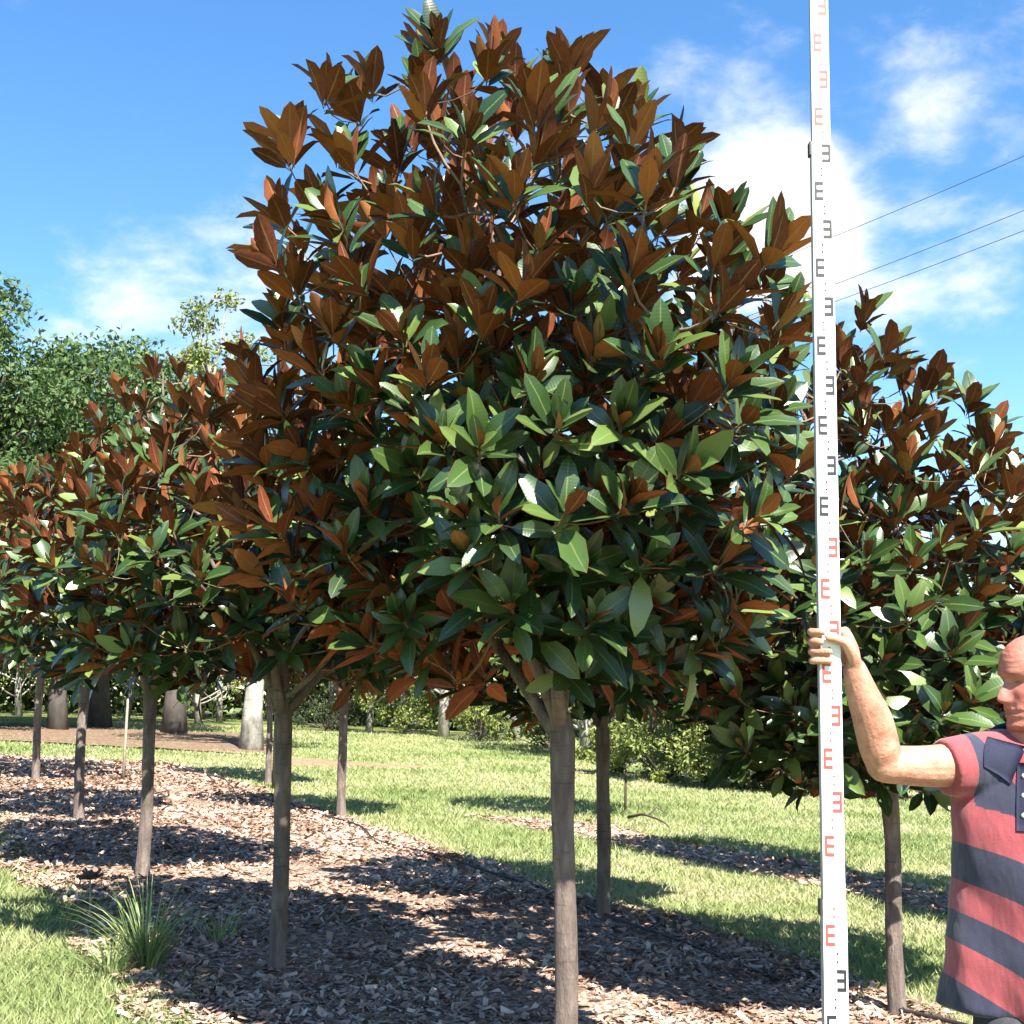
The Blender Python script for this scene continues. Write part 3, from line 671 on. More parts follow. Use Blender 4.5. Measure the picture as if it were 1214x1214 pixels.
def in_bed(x, y): return ((x > bed_left(y)) & (x < bed_right(y)) & (y > 2) & (y < 24))
def in_bedC(x, y): return ((x > bedC_left(y)) & (x < bedC_right(y)) & (y > 6) & (y < 17))
def lawn():
    rng = np.random.default_rng(8); n = 500000
    # even in log distance: blades per square metre fall with distance
    y = 3.2 * (44 / 3.2) ** (rng.uniform(0, 1, n) ** 0.9); x = y * rng.uniform(-0.62, 0.60, n)
    b = in_bed(x, y); c = in_bedC(x, y)
    wob = vnoise(x / 0.35, y / 0.35, 21)
    keep = (~b | ((x < bed_left(y) + 0.35 * wob) & (rng.uniform(0, 1, n) < 0.35)) | (rng.uniform(0, 1, n) < 0.006))
    keep &= (~c | (rng.uniform(0, 1, n) < 0.45)) & ((dirt_dist(x, y) > 0.75 + 0.5 * wob) | (rng.uniform(0, 1, n) < 0.2)) & (~((x > lit_l(y)) & (x < lit_r(y)) & (y > 28.5 + 3.5 * vnoise(x / 1.5, y * 0, 61)) & (y < 37)) | (rng.uniform(0, 1, n) < 0.25))
    x = x[keep]; y = y[keep]; n = len(x); z = gz(x, y) - 0.004
    wear = vnoise(x / 1.7, y / 1.7, 31) * 0.6 + vnoise(x / 0.5, y / 0.5, 32) * 0.4
    h = rng.uniform(0.022, 0.062, n) * (0.55 + 0.8 * wear) * (1 + y * 0.012); w = rng.uniform(0.0028, 0.005, n) * (0.6 + 0.11 * y)
    az = rng.uniform(0, 6.283, n); le = rng.uniform(0.3, 1.5, n) * h; la = rng.uniform(0, 6.283, n)
    s = np.stack([np.cos(az), np.sin(az), 0 * az], 1) * w[:, None]; p = np.stack([x, y, z], 1); t = p + np.stack([np.cos(la) * le, np.sin(la) * le, h], 1)
    V = np.stack([p - s, p + s, t], 1).reshape(-1, 3); T = np.arange(n * 3).reshape(-1, 3)
    tone = np.clip(0.35 * rng.uniform(0, 1, n) + 1.15 * (1 - wear) - 0.18, 0, 1)
    g = Geo(); g.add(V, T, 0, None, np.repeat(tone, 3))
    o = obj('lawn_grass', g.mesh('lawn_grass', GRASS, False), kind='stuff'); o['label'] = 'short sunlit pale green mown lawn grass'; o['category'] = 'grass'
lawn()
def chips():
    rng = np.random.default_rng(9); n = 175000
    y = 3.2 * (24 / 3.2) ** rng.uniform(0, 1, n); u = rng.uniform(-0.06, 1.03, n)
    x = bed_left(y) * (1 - u) + bed_right(y) * u
    k = int(n * 0.055); y[:k] = rng.uniform(8, 17, k); u2 = rng.uniform(0, 1, k); x[:k] = bedC_left(y[:k]) * (1 - u2) + bedC_right(y[:k]) * u2
    ok = (np.abs(x / y) < 0.62); x = x[ok]; y = y[ok]; n = len(x)
    z = gz(x, y) + rng.uniform(0.012, 0.042, n)
    l = 0.006 + 0.034 * rng.uniform(0, 1, n) ** 2.2; l *= (0.75 + 0.05 * y); w = l * rng.uniform(0.18, 0.55, n)
    az = rng.uniform(0, 6.283, n); ti = rng.normal(0, 0.32, n); ro = rng.normal(0, 0.4, n)
    a = np.stack([np.cos(az) * np.cos(ti), np.sin(az) * np.cos(ti), np.sin(ti)], 1); b = np.stack([-np.sin(az) * np.cos(ro), np.cos(az) * np.cos(ro), np.sin(ro)], 1)
    p = np.stack([x, y, z], 1); a *= l[:, None]; b *= w[:, None]
    V = np.stack([p - a - b, p + a - b * 0.6, p + a * 0.9 + b, p - a + b * 0.7], 1).reshape(-1, 3); q = np.arange(n) * 4
    T = np.concatenate([np.stack([q, q + 1, q + 2], 1), np.stack([q, q + 2, q + 3], 1)])
    tn = np.clip(0.75 * rng.uniform(0, 1, n) + 0.7 * (vnoise(x / 0.6, y / 0.6, 71) * 0.6 + vnoise(x / 0.17, y / 0.17, 72) * 0.4) - 0.22, 0, 1)
    g = Geo(); g.add(V, T, 0, None, np.repeat(tn, 4))
    o = obj('mulch_chips', g.mesh('mulch_chips', CHIP, False), kind='stuff'); o['label'] = 'pinkish brown wood chip mulch strewn under the trees'; o['category'] = 'mulch'
chips()

# ------------------------------------------------------------------ measuring staff
ST_Y = 3.04; ST_X = 0.724; ST_LEAN = 0.0195
STW = simple('staff_white_enamel', (0.82, 0.82, 0.80), 0.35, 0.03, 20)
STB = simple('staff_black_print', (0.02, 0.02, 0.022), 0.5); STR = simple('staff_red_print', (0.52, 0.06, 0.05), 0.5); STG = simple('staff_clip_black', (0.03, 0.03, 0.03), 0.45)
STE = simple('staff_edge_grey', (0.35, 0.36, 0.38), 0.4, 0, 1, 0.5, 0.3)
def staff():
    z0 = gzf(ST_X, ST_Y)
    root = thing('measuring_staff', (ST_X, ST_Y, z0), 'tall white telescopic measuring staff with black and red E marks, held upright by the man', 'staff')
    root.rotation_euler = (0, math.atan(ST_LEAN), 0)
    def e_mesh(material, right):
        g = Geo(); s = -1 if right else 1
        g.add(*box((s * -0.0085, 0, 0), (0.006, 0.0012, 0.048)))
        for k in (-1, 0, 1): g.add(*box((s * 0.0025, 0, k * 0.020), (0.0158, 0.0012, 0.0085)))
        return g.mesh('graduation_mark', material, False)
    ems = {(c, r): e_mesh(m, r) for c, m in (('b', STB), ('r', STR)) for r in (0, 1)}
    g = Geo(); g.add(*box((0, 0, 0), (0.0045, 0.0012, 0.005))); dm = {'b': g.mesh('graduation_dot', STB, False)}
    g = Geo(); g.add(*box((0, 0, 0), (0.0045, 0.0012, 0.005))); dm['r'] = g.mesh('graduation_dot', STR, False)
    for nm, za, zb, w, d in (('lower_section', 0.0, 1.165, 0.0545, 0.034), ('middle_section', 1.145, 3.02, 0.0500, 0.028), ('upper_section', 3.0, 4.6, 0.0435, 0.022)):
        me = bpy.data.meshes.new(nm); V, T = box((0, 0, (za + zb) / 2), (w, d, zb - za))
        import bmesh
        bm = bmesh.new(); vs_ = [bm.verts.new(v) for v in V]
        for q in [(0, 1, 3, 2), (4, 6, 7, 5), (0, 4, 5, 1), (2, 3, 7, 6), (0, 2, 6, 4), (1, 5, 7, 3)]: bm.faces.new([vs_[i] for i in q])
        bmesh.ops.bevel(bm, geom=bm.edges[:], offset=0.0025, segments=2, affect='EDGES'); bm.to_mesh(me); bm.free(); me.materials.append(STW)
        sec = obj(nm, me, root)
        for side in (-1, 1):
            g = Geo(); g.add(*box((side * (w / 2 + 0.0004), 0, (za + zb) / 2), (0.0012, d * 0.7, zb - za - 0.01))); obj('edge_strip', g.mesh('edge_strip', STE, False), sec)
        k = 0
        for i in range(46):
            zc = 0.085 + 0.1 * i
            if not (za + 0.03 <= zc < zb - 0.02) : continue
            if nm == 'middle_section' and zc < 1.2 or nm == 'lower_section' and zc > 1.16: continue
            c = 'b' if (int(zc - 0.035) % 2 == 0) else 'r'; right = 1 if i % 2 == 1 else 0
            o = obj('graduation_mark', ems[(c, right)], sec); o.location = ((1 if right else -1) * (w / 2 - 0.0155), -d / 2 - 0.0003, zc)
            for j in (-1, 1):
                o = obj('graduation_dot', dm[c], sec); o.location = ((1 if right else -1) * 0.003, -d / 2 - 0.0003, zc + 0.05 + j * 0.009)
        if nm != 'upper_section':
            g = Geo(); g.add(*box((-(w / 2 + 0.003), 0, zb - 0.02), (0.006, d * 0.8, 0.035))); obj('lock_button', g.mesh('lock_button', STG, False), sec)
    return root
staff()

# ------------------------------------------------------------------ the man
def skin_mat():
    m, N, L, B = mat('skin')
    n = nz(N, L, 22, 8, 0.75); c = ramp(N, L, n, [(0.32, (0.30, 0.115, 0.075)), (0.5, (0.43, 0.21, 0.140)), (0.7, (0.55, 0.32, 0.23))])
    rd = N.new('ShaderNodeAttribute'); rd.attribute_name = 'red'
    c = mixc(N, L, rd.outputs['Fac'], c, (0.36, 0.105, 0.080))
    dk = N.new('ShaderNodeAttribute'); dk.attribute_name = 'dark'
    c = mixc(N, L, dk.outputs['Fac'], c, (0.07, 0.045, 0.035))
    L.new(c, B.inputs['Base Color']); B.inputs['Roughness'].default_value = 0.5; B.inputs['Specular IOR Level'].default_value = 0.4
    B.inputs['Subsurface Weight'].default_value = 0.12; B.inputs['Subsurface Radius'].default_value = (0.012, 0.004, 0.002); B.inputs['Subsurface Scale'].default_value = 0.5
    wr = N.new('ShaderNodeAttribute'); wr.attribute_name = 'wrinkle'
    h = mth(N, L, 'ADD', mth(N, L, 'ADD', mth(N, L, 'MULTIPLY', nz(N, L, 160, 5, 0.7), 0.40), mth(N, L, 'MULTIPLY', nz(N, L, 26, 4, 0.6), 0.9)), wr.outputs['Fac'])
    bump(N, L, B, h, 0.75, 0.005)
    return m
SKIN = skin_mat()
def cloth_mats():
    m, N, L, B = mat('striped_polo_cloth')
    s = N.new('ShaderNodeAttribute'); s.attribute_name = 'stripe'
    fr = mth(N, L, 'FRACT', s.outputs['Fac'])
    navy = mth(N, L, 'GREATER_THAN', fr, 0.5)
    n = nz(N, L, 420, 2, 0.5); n2 = nz(N, L, 8, 4, 0.6)
    pink = mixc(N, L, n, (0.17, 0.030, 0.038), (0.33, 0.072, 0.080)); nv = mixc(N, L, n, (0.012, 0.014, 0.030), (0.040, 0.044, 0.075))
    c = mixc(N, L, navy, pink, nv)
    L.new(c, B.inputs['Base Color']); B.inputs['Roughness'].default_value = 0.85; B.inputs['Specular IOR Level'].default_value = 0.2; B.inputs['Sheen Weight'].default_value = 0.25
    h = mth(N, L, 'ADD', mth(N, L, 'MULTIPLY', n, 0.05), nz(N, L, 9, 3, 0.5, 'Object', (1.6, 1.0, 0.6)))
    bump(N, L, B, h, 0.55, 0.03)
    return m
POLO = cloth_mats()
NAVY = simple('navy_knit', (0.018, 0.020, 0.040), 0.85, 0.25, 300, 0.2)
SHORTS = simple('dark_shorts_cloth', (0.045, 0.045, 0.05), 0.9, 0.25, 60, 0.2); SHOE = simple('brown_boot_leather', (0.10, 0.06, 0.035), 0.6, 0.25, 30); SOLE = simple('boot_sole', (0.03, 0.028, 0.025), 0.8)
HAIR = simple('short_grey_hair', (0.34, 0.31, 0.28), 0.8, 0.4, 220, 0.2); BUTTON = simple('white_button', (0.75, 0.75, 0.74), 0.3); THREAD = simple('white_embroidery', (0.62, 0.64, 0.70), 0.8)

def remesh(g, voxel, smooth, name, dec=1.0):
    me = g.mesh(name, []); o = bpy.data.objects.new(name, me); col.objects.link(o)
    md = o.modifiers.new('r', 'REMESH'); md.mode = 'VOXEL'; md.voxel_size = voxel; md.use_smooth_shade = True
    ms = o.modifiers.new('s', 'SMOOTH'); ms.factor = 0.5; ms.iterations = smooth
    if dec < 1:
        mdd = o.modifiers.new('d', 'DECIMATE'); mdd.ratio = dec
    dg = bpy.context.evaluated_depsgraph_get(); ev = o.evaluated_get(dg); m2 = bpy.data.meshes.new_from_object(ev)
    bpy.data.objects.remove(o); m2.name = name; m2.materials.clear()
    return m2
def verts_np(me):
    a = np.empty(len(me.vertices) * 3, np.float32); me.vertices.foreach_get('co', a); return a.reshape(-1, 3).astype(float)
def set_att(me, k, a):
    at_ = me.attributes.new(k, 'FLOAT', 'POINT'); at_.data.foreach_set('value', np.asarray(a, np.float32))

def limb(g, pts, rads, sides=20, ell=None, ref=None, sub=6):
    """smooth tapered limb through joints"""
    pts = np.asarray(pts, float); rads = np.asarray(rads, float); n = len(pts)
    t = np.linspace(0, n - 1, (n - 1) * sub + 1); P = np.empty((len(t), 3))
    for k in range(3): P[:, k] = np.interp(t, np.arange(n), pts[:, k])
    rr = np.interp(t, np.arange(n), rads)
    for _ in range(2):
        P[1:-1] = 0.25 * P[:-2] + 0.5 * P[1:-1] + 0.25 * P[2:]; rr[1:-1] = 0.25 * rr[:-2] + 0.5 * rr[1:-1] + 0.25 * rr[2:]
    # round ends
    d0 = P[0] - P[1]; d0 /= np.linalg.norm(d0); d1 = P[-1] - P[-2]; d1 /= np.linalg.norm(d1)
    k = np.array([0.0, 0.3, 0.6, 0.85])
    head = np.array([P[0] + d0 * rr[0] * math.sqrt(1 - q * q) for q in k + 0.05]); tail = np.array([P[-1] + d1 * rr[-1] * math.sqrt(1 - q * q) for q in (k + 0.05)[::-1]])
    P = np.concatenate([head, P, tail]); rr = np.concatenate([(k + 0.05) * rr[0], rr, (k + 0.05)[::-1] * rr[-1]])
    g.add(*tube(P, rr, sides, True, ell, ref))

def make_man():
    MX, MY = 1.285, 3.16; MZ = gzf(MX, MY)
    root = thing('person', (MX, MY, MZ), 'man in red and navy striped polo shirt, raised arm holding the measuring staff', 'person')
    O = np.array([MX, MY, MZ])
    A = lambda px, py, D: np.array(at(px, py, D)) - O
    body = Geo()
    # ---- raised arm
    gx = ST_X + ST_LEAN * 1.72; G = np.array([gx, ST_Y, at(978, 766, ST_Y).z]) - O             # grip centre on the staff axis
    wrist = G + np.array([0.064, 0.012, -0.060]); elbow = A(1049, 906, 3.12); shoulder = A(1188, 908, 3.19)
    m1 = wrist * 0.45 + elbow * 0.55; m2 = wrist * 0.75 + elbow * 0.25
    limb(body, [wrist + (wrist - elbow) * 0.02, wrist, m2, m1 + (0.004, 0, 0.004), elbow * 0.82 + wrist * 0.18, elbow], [0.0285, 0.0295, 0.039, 0.048, 0.049, 0.044], 20, (1.0, 0.94))
    limb(body, [elbow, elbow * 0.7 + shoulder * 0.3 + (0, 0, -0.004), elbow * 0.4 + shoulder * 0.6, shoulder, shoulder + (0.07, 0.0, 0.02)], [0.045, 0.049, 0.054, 0.064, 0.060], 20)
    # ---- gripping hand: palm right of the staff, fingers behind it and round to the front, thumb across the front
    kn = [0.036, 0.0125, -0.0105, -0.0325]; rd = [0.0100, 0.0104, 0.0100, 0.0088]
    for i, z in enumerate(kn):
        k = G + np.array([0.047, 0.026, z * 1.0]); w = G + np.array([0.066, 0.012 + 0.002 * i, -0.052 + 0.1 * z])
        limb(body, [w, (w + k) / 2 + (0.008, 0.003, 0), k], [0.014, 0.0145, 0.0125], 12)
        tipx = [-0.022, -0.026, -0.006, -0.004][i]
        limb(body, [k, G + np.array([0.022, 0.030, z]), G + np.array([-0.022, 0.028, z - 0.001]), G + np.array([-0.040, 0.010, z - 0.002]), G + np.array([-0.039, -0.010, z - 0.003]), G + np.array([tipx, -0.0245, z - 0.004])],
             [rd[i] * 1.1, rd[i] * 1.02, rd[i] * 1.04, rd[i], rd[i] * 0.96, rd[i] * 0.86], 12)
    limb(body, [G + np.array([0.058, 0.012, -0.035]), G + np.array([0.052, 0.014, 0.0]), G + np.array([0.049, 0.018, 0.024])], [0.020, 0.021, 0.015], 14)
    limb(body, [G + np.array([0.062, 0.0, -0.048]), G + np.array([0.052, -0.016, -0.018]), G + np.array([0.034, -0.029, 0.008]), G + np.array([0.012, -0.029, 0.016]), G + np.array([-0.006, -0.0275, 0.019])], [0.017, 0.0165, 0.0125, 0.0112, 0.0095], 12)
    # ---- torso, other arm, legs
    tc = np.array([0.0, 0.0, 0.0])
    limb(body, [(0, 0, 0.92), (0, 0.0, 1.05), (0.0, 0, 1.20), (0.0, 0, 1.36), (-0.0, 0, 1.44)], [0.135, 0.140, 0.142, 0.140, 0.110], 28, (1.22, 0.82), (1, -0.5, 0))
    limb(body, [(0.0, 0.01, 1.36), (0.004, 0.006, 1.44), (-0.004, 0.0, 1.52), (-0.012, 0, 1.57)], [0.085, 0.064, 0.056, 0.054], 22)
    sh2 = np.array([0.165, -0.08, 1.44]); el2 = np.array([0.245, -0.06, 1.13]); wr2 = np.array([0.235, -0.15, 0.88])
    limb(body, [(0.09, -0.04, 1.44), sh2, sh2 * .5 + el2 * .5, el2, el2 * .65 + wr2 * .35, wr2, wr2 + (0, -0.01, -0.03)], [0.062, 0.062, 0.050, 0.042, 0.043, 0.028, 0.026], 18)
    for i in range(4):
        b = wr2 + np.array([0.004, -0.035 + 0.021 * i, -0.10 + 0.004 * abs(i - 1)]); limb(body, [wr2 + (0, -0.02 + 0.012 * i, -0.03), b], [0.014, 0.012], 10)
        limb(body, [b, b + (-0.008, -0.004, -0.042), b + (-0.026, -0.004, -0.070 + 0.006 * abs(i - 1))], [0.010, 0.009, 0.0075], 10)
    limb(body, [wr2 + (0, -0.02, -0.03), wr2 + (-0.012, -0.048, -0.065), wr2 + (-0.02, -0.056, -0.105)], [0.014, 0.012, 0.009], 10)
    for s in (-1, 1):
        hip = np.array([0.095 * s, 0.03 * s, 0.90]); kne = np.array([0.105 * s, 0.02 * s - 0.015, 0.49]); ank = np.array([0.11 * s, 0.03 * s + 0.01, 0.085])
        limb(body, [hip, hip * .6 + kne * .4, kne, kne * .62 + ank * .38 + (0, 0.012, 0), ank, ank + (-0.012, -0.06, -0.045)], [0.088, 0.078, 0.056, 0.054, 0.038, 0.036], 20)
    # ---- head
    HC = A(1233, 808, 3.14); yaw = math.atan2(-0.16, -0.987)
    fwd = np.array([math.cos(yaw), math.sin(yaw), -0.03]); fwd /= np.linalg.norm(fwd); up = np.array([0, 0, 1.0]); up -= fwd * np.dot(up, fwd); up /= np.linalg.norm(up); side = np.cross(up, fwd)
    us = [-0.150, -0.132, -0.122, -0.115, -0.105, -0.09, -0.080, -0.072, -0.065, -0.055, -0.04, -0.02, 0.0, 0.015, 0.03, 0.05, 0.07, 0.09, 0.105, 0.114, 0.1185]
    Fp = [0.030, 0.045, 0.066, 0.085, 0.0925, 0.087, 0.0925, 0.0885, 0.0935, 0.0905, 0.089, 0.088, 0.086, 0.093, 0.0965, 0.094, 0.087, 0.072, 0.052, 0.030, 0.004]
    Bp = [0.050, 0.052, 0.054, 0.056, 0.058, 0.063, 0.066, 0.069, 0.072, 0.076, 0.085, 0.095, 0.101, 0.103, 0.103, 0.099, 0.091, 0.077, 0.057, 0.033, 0.004]
    Wp = [0.036, 0.040, 0.046, 0.051, 0.056, 0.061, 0.063, 0.065, 0.066, 0.068, 0.071, 0.0735, 0.0745, 0.0755, 0.0765, 0.0755, 0.071, 0.061, 0.046, 0.027, 0.004]
    uu = np.concatenate([np.linspace(-0.150, 0.105, 86), np.linspace(0.107, 0.1185, 8)]); na = 96; ph = np.arange(na) * 2 * PI / na
    Vh = []
    for u in uu:
        f_ = np.interp(u, us, Fp); b_ = np.interp(u, us, Bp); w_ = np.interp(u, us, Wp)
        c = np.cos(ph); s = np.sin(ph)
        e = 0.88
        fx = np.where(c > 0, f_, b_) * np.sign(c) * np.abs(c) ** e; sx = w_ * np.sign(s) * np.abs(s) ** e
        front = np.clip(c, 0, 1) ** 0.5
        # nose
        nh = np.interp(u, [-0.058, -0.052, -0.046, -0.039, -0.030, -0.018, -0.006, 0.006, 0.016], [0, 0.009, 0.0255, 0.0315, 0.0285, 0.0215, 0.0135, 0.006, 0.0])
        ns = np.interp(u, [-0.058, -0.044, -0.03, 0.0, 0.016], [0.0155, 0.0150, 0.0115, 0.0085, 0.009])
        fx += nh * np.exp(-(sx / ns) ** 2) * front
        # eye sockets, brow, cheeks, lips, nasolabial fold
        fx -= 0.0105 * np.exp(-((np.abs(sx) - 0.030) / 0.0150) ** 2 - ((u - 0.002) / 0.0115) ** 2) * front
        fx += 0.0060 * np.exp(-((np.abs(sx) - 0.026) / 0.020) ** 2 - ((u - 0.021) / 0.0075) ** 2) * front
        fx += 0.0050 * np.exp(-((np.abs(sx) - 0.042) / 0.016) ** 2 - ((u + 0.026) / 0.016) ** 2) * front
        fx -= 0.0030 * np.exp(-((np.abs(sx) - (0.020 - 0.25 * (u + 0.05))) / 0.0045) ** 2 - ((u + 0.058) / 0.018) ** 2) * front
        fx -= 0.0040 * np.exp(-(np.abs(sx) / 0.024) ** 2 - ((u + 0.0725) / 0.0022) ** 2) * front
        fx += 0.0032 * np.exp(-((np.abs(sx) - 0.012) / 0.006) ** 2 - ((u + 0.047) / 0.006) ** 2) * front       # nostril wings
        fx += 0.0055 * np.exp(-((np.abs(sx) - 0.030) / 0.0095) ** 2 - ((u - 0.001) / 0.0065) ** 2) * front     # eyeball under its lids
        Vh.append(HC + fx[:, None] * fwd + sx[:, None] * side + u * up)
    n = len(uu); Vh = np.concatenate(Vh)
    i, j = np.meshgrid(np.arange(n - 1), np.arange(na), indexing='ij'); i = i.ravel(); j = j.ravel(); k = (j + 1) % na
    a = i * na + j; b = i * na + k; c = (i + 1) * na + k; d = (i + 1) * na + j
    T = np.concatenate([np.stack([a, b, c], 1), np.stack([a, c, d], 1)]); m0 = len(Vh); Vh = np.concatenate([Vh, [HC - up * 0.150, HC + up * 0.1187]])
    jj = np.arange(na); kk = (jj + 1) % na; T = np.concatenate([T, np.stack([np.full(na, m0), kk, jj], 1), np.stack([np.full(na, m0 + 1), (n - 1) * na + jj, (n - 1) * na + kk], 1)])
    body.add(Vh, T)
    for s in (-1, 1):                                                                    # ears
        for r0, pts in ((0.0052, [(-0.008, 0.074, 0.018), (-0.022, 0.085, 0.026), (-0.032, 0.090, 0.010), (-0.026, 0.088, -0.014), (-0.012, 0.079, -0.032), (-0.004, 0.073, -0.022)]), (0.0055, [(-0.006, 0.072, 0.004), (-0.018, 0.080, 0.006), (-0.014, 0.078, -0.014)])):
            limb(body, [HC + fwd * f_ + side * s * sd + up * u for f_, sd, u in pts], [r0] * len(pts), 8)
    limb(body, [HC - up * 0.06 - fwd * 0.03, HC - up * 0.12 - fwd * 0.032, np.array([0.004, 0.004, 1.44])], [0.054, 0.054, 0.064], 22)
    me = remesh(body, 0.0031, 2, 'body', 0.36); me.materials.append(SKIN)
    V = verts_np(me); rel = V - HC; f_ = rel @ fwd; s_ = rel @ side; u_ = rel @ up
    onhead = (np.linalg.norm(rel, axis=1) < 0.17)
    lips = np.exp(-((u_ + 0.0725) / 0.008) ** 2 - (s_ / 0.022) ** 2) * (f_ > 0.075)
    nose = np.exp(-((u_ + 0.035) / 0.016) ** 2 - (s_ / 0.016) ** 2) * (f_ > 0.09)
    cheek = np.exp(-((u_ + 0.028) / 0.025) ** 2 - ((np.abs(s_) - 0.045) / 0.022) ** 2) * (f_ > 0.03)
    red = np.clip(onhead * (0.6 + 0.35 * lips + 0.45 * nose + 0.35 * cheek), 0, 0.95); neck = (V[:, 2] > 1.40) & (V[:, 2] < 1.56) & ~onhead & (np.abs(V[:, 0]) < 0.12); red = np.where(neck, 0.5, red)
    eye = np.exp(-((u_ - 0.001) / 0.0035) ** 2 - ((np.abs(s_) - 0.030) / 0.010) ** 2) * (f_ > 0.06) * onhead; brow = np.exp(-((u_ - 0.0215) / 0.005) ** 2 - ((np.abs(s_) - 0.032) / 0.017) ** 2) * (f_ > 0.06) * onhead
    set_att(me, 'red', red); set_att(me, 'dark', np.clip(eye * 0.9 + brow * 0.55, 0, 1))
    wr = np.where(onhead & (f_ > 0.03) & (u_ > 0.035) & (u_ < 0.085), 0.12 * np.sin(u_ * 480 + 2.0 * np.sin(s_ * 60)) * (0.4 + vnoise(s_ * 60, u_ * 200, 3)), 0.0)
    set_att(me, 'wrinkle', wr)
    obj('body', me, root)
    # ---- short hair round the back and sides
    hg = Geo(); rng = np.random.default_rng(4); cand = np.where(onhead & (f_ < 0.012) & (u_ > -0.062) & (u_ < 0.066 + 0.25 * np.clip(-f_ - 0.03, 0, 0.05)) & (np.abs(s_) < 0.0785))[0]
    nh_ = min(5000, len(cand)); pick = rng.choice(cand, nh_, replace=False)
    p = V[pick]; dr = nrmz(nrmz(p - HC) + rng.normal(0, 0.25, p.shape) - 0.9 * fwd * 0.5 - 0.6 * up); w = nrmz(np.cross(dr, rng.normal(0, 1, p.shape))) * 0.0012; q = p + dr * rng.uniform(0.008, 0.016, (nh_, 1))
    VV = np.stack([p - w, p + w, q], 1).reshape(-1, 3); hg.add(VV, np.arange(nh_ * 3).reshape(-1, 3)); obj('hair', hg.mesh('hair', HAIR, False), root, kind='stuff')
    # ---- polo shirt
    sg = Geo(); zs = [0.895, 0.94, 1.03, 1.14, 1.24, 1.34, 1.42, 1.475, 1.51, 1.535]; hw = [0.262, 0.252, 0.236, 0.222, 0.212, 0.207, 0.200, 0.182, 0.145, 0.090]; hd = [0.185, 0.180, 0.178, 0.172, 0.160, 0.150, 0.138, 0.118, 0.098, 0.080]
    zz = np.linspace(zs[0], zs[-1], 40); na = 56; ph = np.arange(na) * 2 * PI / na; ex = nrmz(np.array([0.82, -0.57, 0])); ey = np.array([-ex[1], ex[0], 0]); Vs = []
    for z in zz:
        a_ = np.interp(z, zs, hw); b_ = np.interp(z, zs, hd); k = np.clip((1.25 - z) / 0.4, 0, 1)
        fold = 0.013 * k * np.sin(5 * ph + 1.0) + 0.008 * np.sin(9 * ph + z * 8) * k + 0.005 * np.sin(3 * ph + z * 20)
        c = np.sign(np.cos(ph)) * np.abs(np.cos(ph)) ** 0.85; s = np.sign(np.sin(ph)) * np.abs(np.sin(ph)) ** 0.85
        p = (a_ + fold)[:, None] * c[:, None] * ex + (b_ + fold)[:, None] * s[:, None] * ey
        zoff = np.where(z < 1.08, -(1.08 - z) / 0.2 * 0.10 * np.clip(p[:, 0] / 0.2 + 0.2, -0.25, 1), 0.0) + (0.02 * np.abs(c) * (z > 1.44)) * -1
        Vs.append(np.column_stack([p[:, 0], p[:, 1], z + zoff]))
    n = len(zz); Vs = np.concatenate(Vs); i, j = np.meshgrid(np.arange(n - 1), np.arange(na), indexing='ij'); i = i.ravel(); j = j.ravel(); k = (j + 1) % na
    a = i * na + j; b = i * na + k; c = (i + 1) * na + k; d = (i + 1) * na + j; T = np.concatenate([np.stack([a, b, c], 1), np.stack([a, c, d], 1)])
    m0 = len(Vs); Vs = np.concatenate([Vs, [Vs[:na].mean(0), Vs[-na:].mean(0)]]); jj = np.arange(na); kk = (jj + 1) % na
    T = np.concatenate([T, np.stack([np.full(na, m0), kk, jj], 1), np.stack([np.full(na, m0 + 1), (n - 1) * na + jj, (n - 1) * na + kk], 1)]); sg.add(Vs, T)
    cuff = elbow * 0.50 + shoulder * 0.50
    g2 = [cuff + (0, 0, -0.006), cuff * .6 + shoulder * .4, shoulder + (0, 0, 0.002), shoulder + (0.08, 0.01, -0.02)]
    V_, T_ = tube(np.array([np.array([np.interp(t, range(4), [q[k] for q in g2]) for k in range(3)]) for t in np.linspace(0, 3, 16)]), np.interp(np.linspace(0, 3, 16), range(4), [0.070, 0.076, 0.090, 0.105]), 26); sg.add(V_, T_)
    limb(sg, [shoulder + (0.02, 0.01, 0.0), shoulder + (0.08, 0.01, -0.06), (0.0, 0.0, 1.25)], [0.085, 0.10, 0.12], 24)
    c2 = sh2 * 0.40 + el2 * 0.60
    V_, T_ = tube(np.array([c2, c2 * .5 + sh2 * .5, sh2, sh2 + (-0.08, -0.02, 0.01)]), [0.070, 0.070, 0.075, 0.08], 26); sg.add(V_, T_)
    sm = remesh(sg, 0.0070, 4, 'shirt'); sm.materials.append(POLO); V = verts_np(sm)
    V[:, :] += (0.013 * (vnoise(V[:, 0] * 16 + V[:, 2] * 11, V[:, 2] * 7 - V[:, 0] * 6, 41) - 0.5))[:, None] * nrmz(V * (1, 1, 0) + 1e-6); sm.vertices.foreach_set('co', V.astype(np.float32).ravel())
    x = V[:, 0]; z = V[:, 2]
    slope = np.interp(z, [0.95, 1.15, 1.35], [0.74, 0.52, 0.36]); xx = np.clip(np.where(x > 0.0, 0.2 * x, x), -0.24, 0.5)
    zl = z + slope * (xx + 0.21) + 0.008 * np.sin(x * 17)
    zl = zl - 0.062
    st = np.interp(zl, [0.74, 0.83, 0.92, 1.012, 1.085, 1.16, 1.25, 1.345, 1.43, 1.52, 1.61], np.arange(-2, 9))
    u = (x + 0.155) - (1.575 - z) * 0.53
    st = np.minimum(st, 6.9); st = np.where((zl > 1.345) & (x < -0.03), np.clip(6 + 20 * u, 5.02, 6.9), st)
    armf = np.clip((-0.166 - x) / 0.012, 0, 1) * np.clip((z - 1.37) / 0.01, 0, 1)
